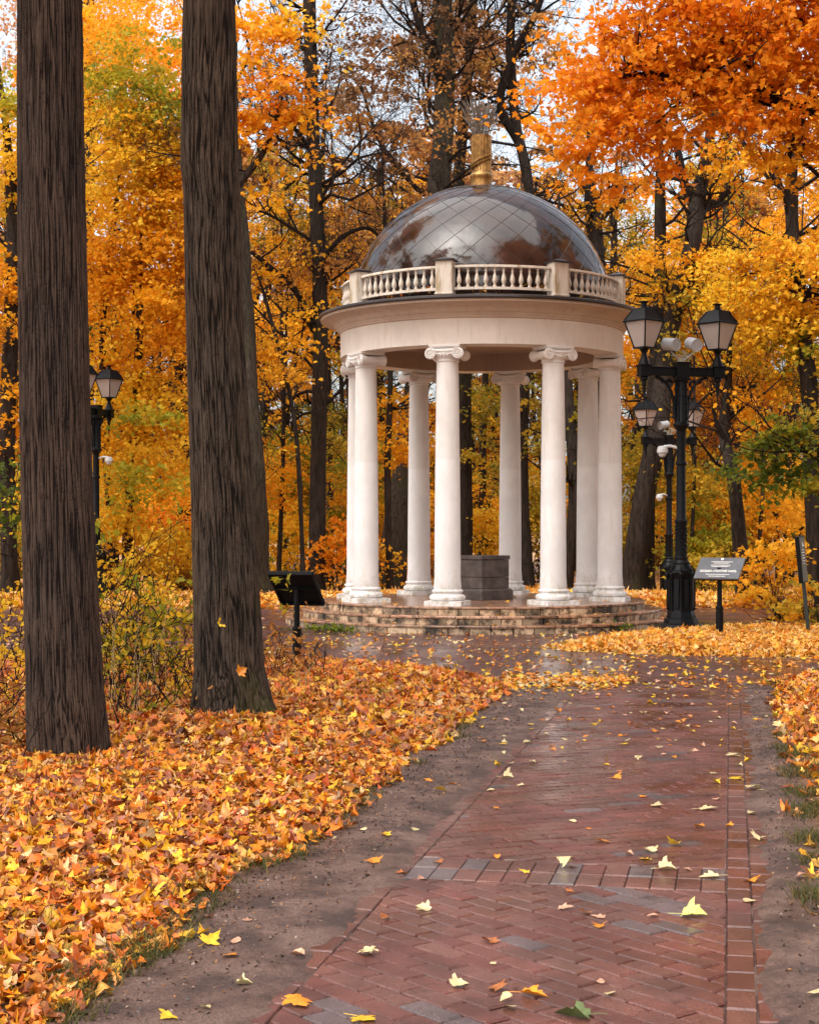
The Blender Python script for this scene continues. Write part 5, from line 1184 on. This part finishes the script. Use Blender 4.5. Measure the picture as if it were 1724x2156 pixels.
def shrub(x, y, label, n, hgt, pal, cov, lean=.3, leafsize=.06, kind='oval', r=.007, spread=.22, nm='shrub'):
    g_ = GP(x, y); g0 = gz(g_.x, g_.y); root = empty(nm, (g_.x, g_.y, g0), label=label, cat='shrub', group='bare stemmed shrubs under the trees')
    br = MB(); ends = []
    for k in range(n):
        limb(br, Vector((random.gauss(0, spread), random.gauss(0, spread), -.03)), Vector((random.gauss(0, lean), random.gauss(0, lean), 1)), r * random.uniform(.6, 1.3), hgt * random.uniform(.5, 1.15), 2, sides=5, wig=.14, kids=2, ends=ends)
    br.build('stem', M['twig'], root, 60)
    if cov:
        E = np.array([tuple(e) for e in ends]); m_ = int(len(E) * cov); ii = rng.integers(0, len(E), m_)
        P = E[ii] + rng.normal(size=(m_, 3)) * .05; P = P[P[:, 2] > .05]; m_ = len(P); nn = rng.normal(size=(m_, 3)); nn[:, 2] += .5
        link('foliage', leaves_mesh('foliage', P, nn, leafsize * rng.uniform(.6, 1.2, m_), pick(pal, m_), kind), M['leaf'], root)
    return root
shrub(8, 1530, 'yellow leaved shrub at the left edge beside the leftmost trunk', 9, 1.15, 'yellow', 3.2, leafsize=.055)
shrub(-20, 1480, 'shrub with pale yellow leaves behind the left edge', 9, 1.35, 'yellow', 3.0, leafsize=.055)
shrub(40, 1640, 'leafless brown shrub at the foot of the leftmost trunk', 5, .5, 'rust', .1)
shrub(255, 1500, 'bare shrub with yellow leaves right of the leftmost trunk', 10, .95, 'yellow', 1.8)
shrub(300, 1470, 'green and yellow leaved sapling between the two near trunks', 8, 1.15, 'lime', 2.2, leafsize=.085, kind='mid')
shrub(350, 1460, 'tangled shrub just left of the mossy trunk', 11, .95, 'yellow', 1.9, leafsize=.05)
shrub(390, 1530, 'arching bare shrub in front of the mossy trunk', 6, .65, 'rust', .12, lean=.6)
shrub(330, 1440, 'tall pale stemmed shrub in the gap between near trunks', 5, 1.35, 'yellow', 1.2)
shrub(240, 1555, 'low bare shrub at the right foot of the leftmost trunk', 5, .4, 'rust', .2, lean=.4)
shrub(600, 1450, 'dry brown shrub between the mossy trunk and the left sign', 7, .5, 'rust', 1.4, lean=.5)
shrub(660, 1440, 'low twiggy shrub right of the left sign post', 5, .42, 'rust', .5, lean=.7)
shrub(280, 1530, 'low yellow green shrub in front of the gap between near trunks', 8, .55, 'lime', 1.6, lean=.5, leafsize=.05)
shrub(370, 1500, 'low yellow leaved shrub touching the left foot of the mossy trunk', 8, .6, 'yellow', 1.5, lean=.5)
shrub(310, 1420, 'green leaved low shrub in the gap behind the near trunks', 7, .7, 'green', 1.6, leafsize=.07)
shrub(-6, 1600, 'rusty low shrub at the left edge of the photo', 8, .6, 'rust', 1.6, lean=.5)
M['straw'] = simple('dry_straw', (.42, .30, .15), .7)
for (px, py, hh, lab) in ((262, 1540, 1.05, 'tall dry straw stalks right beside the leftmost trunk'), (305, 1520, .9, 'dry straw stalks in the middle of the gap between near trunks'), (30, 1590, .5, 'short dry stalks at the left foot of the leftmost trunk'), (620, 1470, .4, 'short dry stalks right of the mossy trunk')):
    g_ = GP(px, py); root = empty('dry_stalk', (g_.x, g_.y, gz(g_.x, g_.y)), label=lab, cat='plant', group='dry stalks under the trees'); s_ = MB()
    for j in range(7):
        b0_ = Vector((random.gauss(0, .10), random.gauss(0, .10), -.03)); ln_ = hh * random.uniform(.5, 1.1); d_ = Vector((random.gauss(0, .12), random.gauss(0, .12), 1))
        s_.tube([b0_, b0_ + d_ * ln_ * .5, b0_ + d_ * ln_ + Vector((random.gauss(0, .06), 0, 0))], [.0035, .003, .0015], 4)
    s_.build('stem', M['straw'], root, 0)
for (px, py, d_, cn, lab) in ((143, 1545, 10.36, 'orange', 'curled orange leaf stuck low on the leftmost trunk'), (470, 1310, 12.64, 'yellow', 'yellow leaf stuck halfway up the mossy trunk'), (510, 1412, 12.58, 'orange', 'small orange leaf stuck on the branch scar')):
    o = link('stuck_leaf', leaves_mesh('stuck_leaf', np.zeros((1, 3)), np.array([[.2, -1., .25]]), np.array([.085]), np.array([cols[cn]]), 'hi', curl=.4, fold=.4, tips=np.array([[.8, 0, .5]])), M['litter'], None, AT(px, py, d_)); tag(o, lab, 'leaf')
# ivy like weeds at the steps
for (px, py, lab) in ((668, 1330, 'green leafy weed growing against the left of the lowest step'), (715, 1333, 'second green weed against the lowest step, nearer the middle'), (1300, 1330, 'green weed at the right end of the steps by the lamp')):
    g_ = GP(px, py); root = empty('weed', (g_.x, g_.y, 0), label=lab, cat='plant', group='weeds along the steps')
    m_ = 60; P = rng.normal(size=(m_, 3)) * np.array([.13, .05, .05]); P[:, 2] = np.abs(P[:, 2]) + .03; nn = rng.normal(size=(m_, 3)) * .5; nn[:, 2] += .6; nn[:, 1] -= .4
    link('foliage', leaves_mesh('foliage', P, nn, rng.uniform(.05, .08, m_), pick('green', m_) * 1.2, 'oval'), M['leaf'], root)
    s_ = MB()
    for j in range(8): s_.tube([(random.gauss(0, .05), 0, -.01), (random.gauss(0, .1), random.gauss(0, .04), .08)], .003, 4)
    s_.build('stem', M['twig'], root, 0)
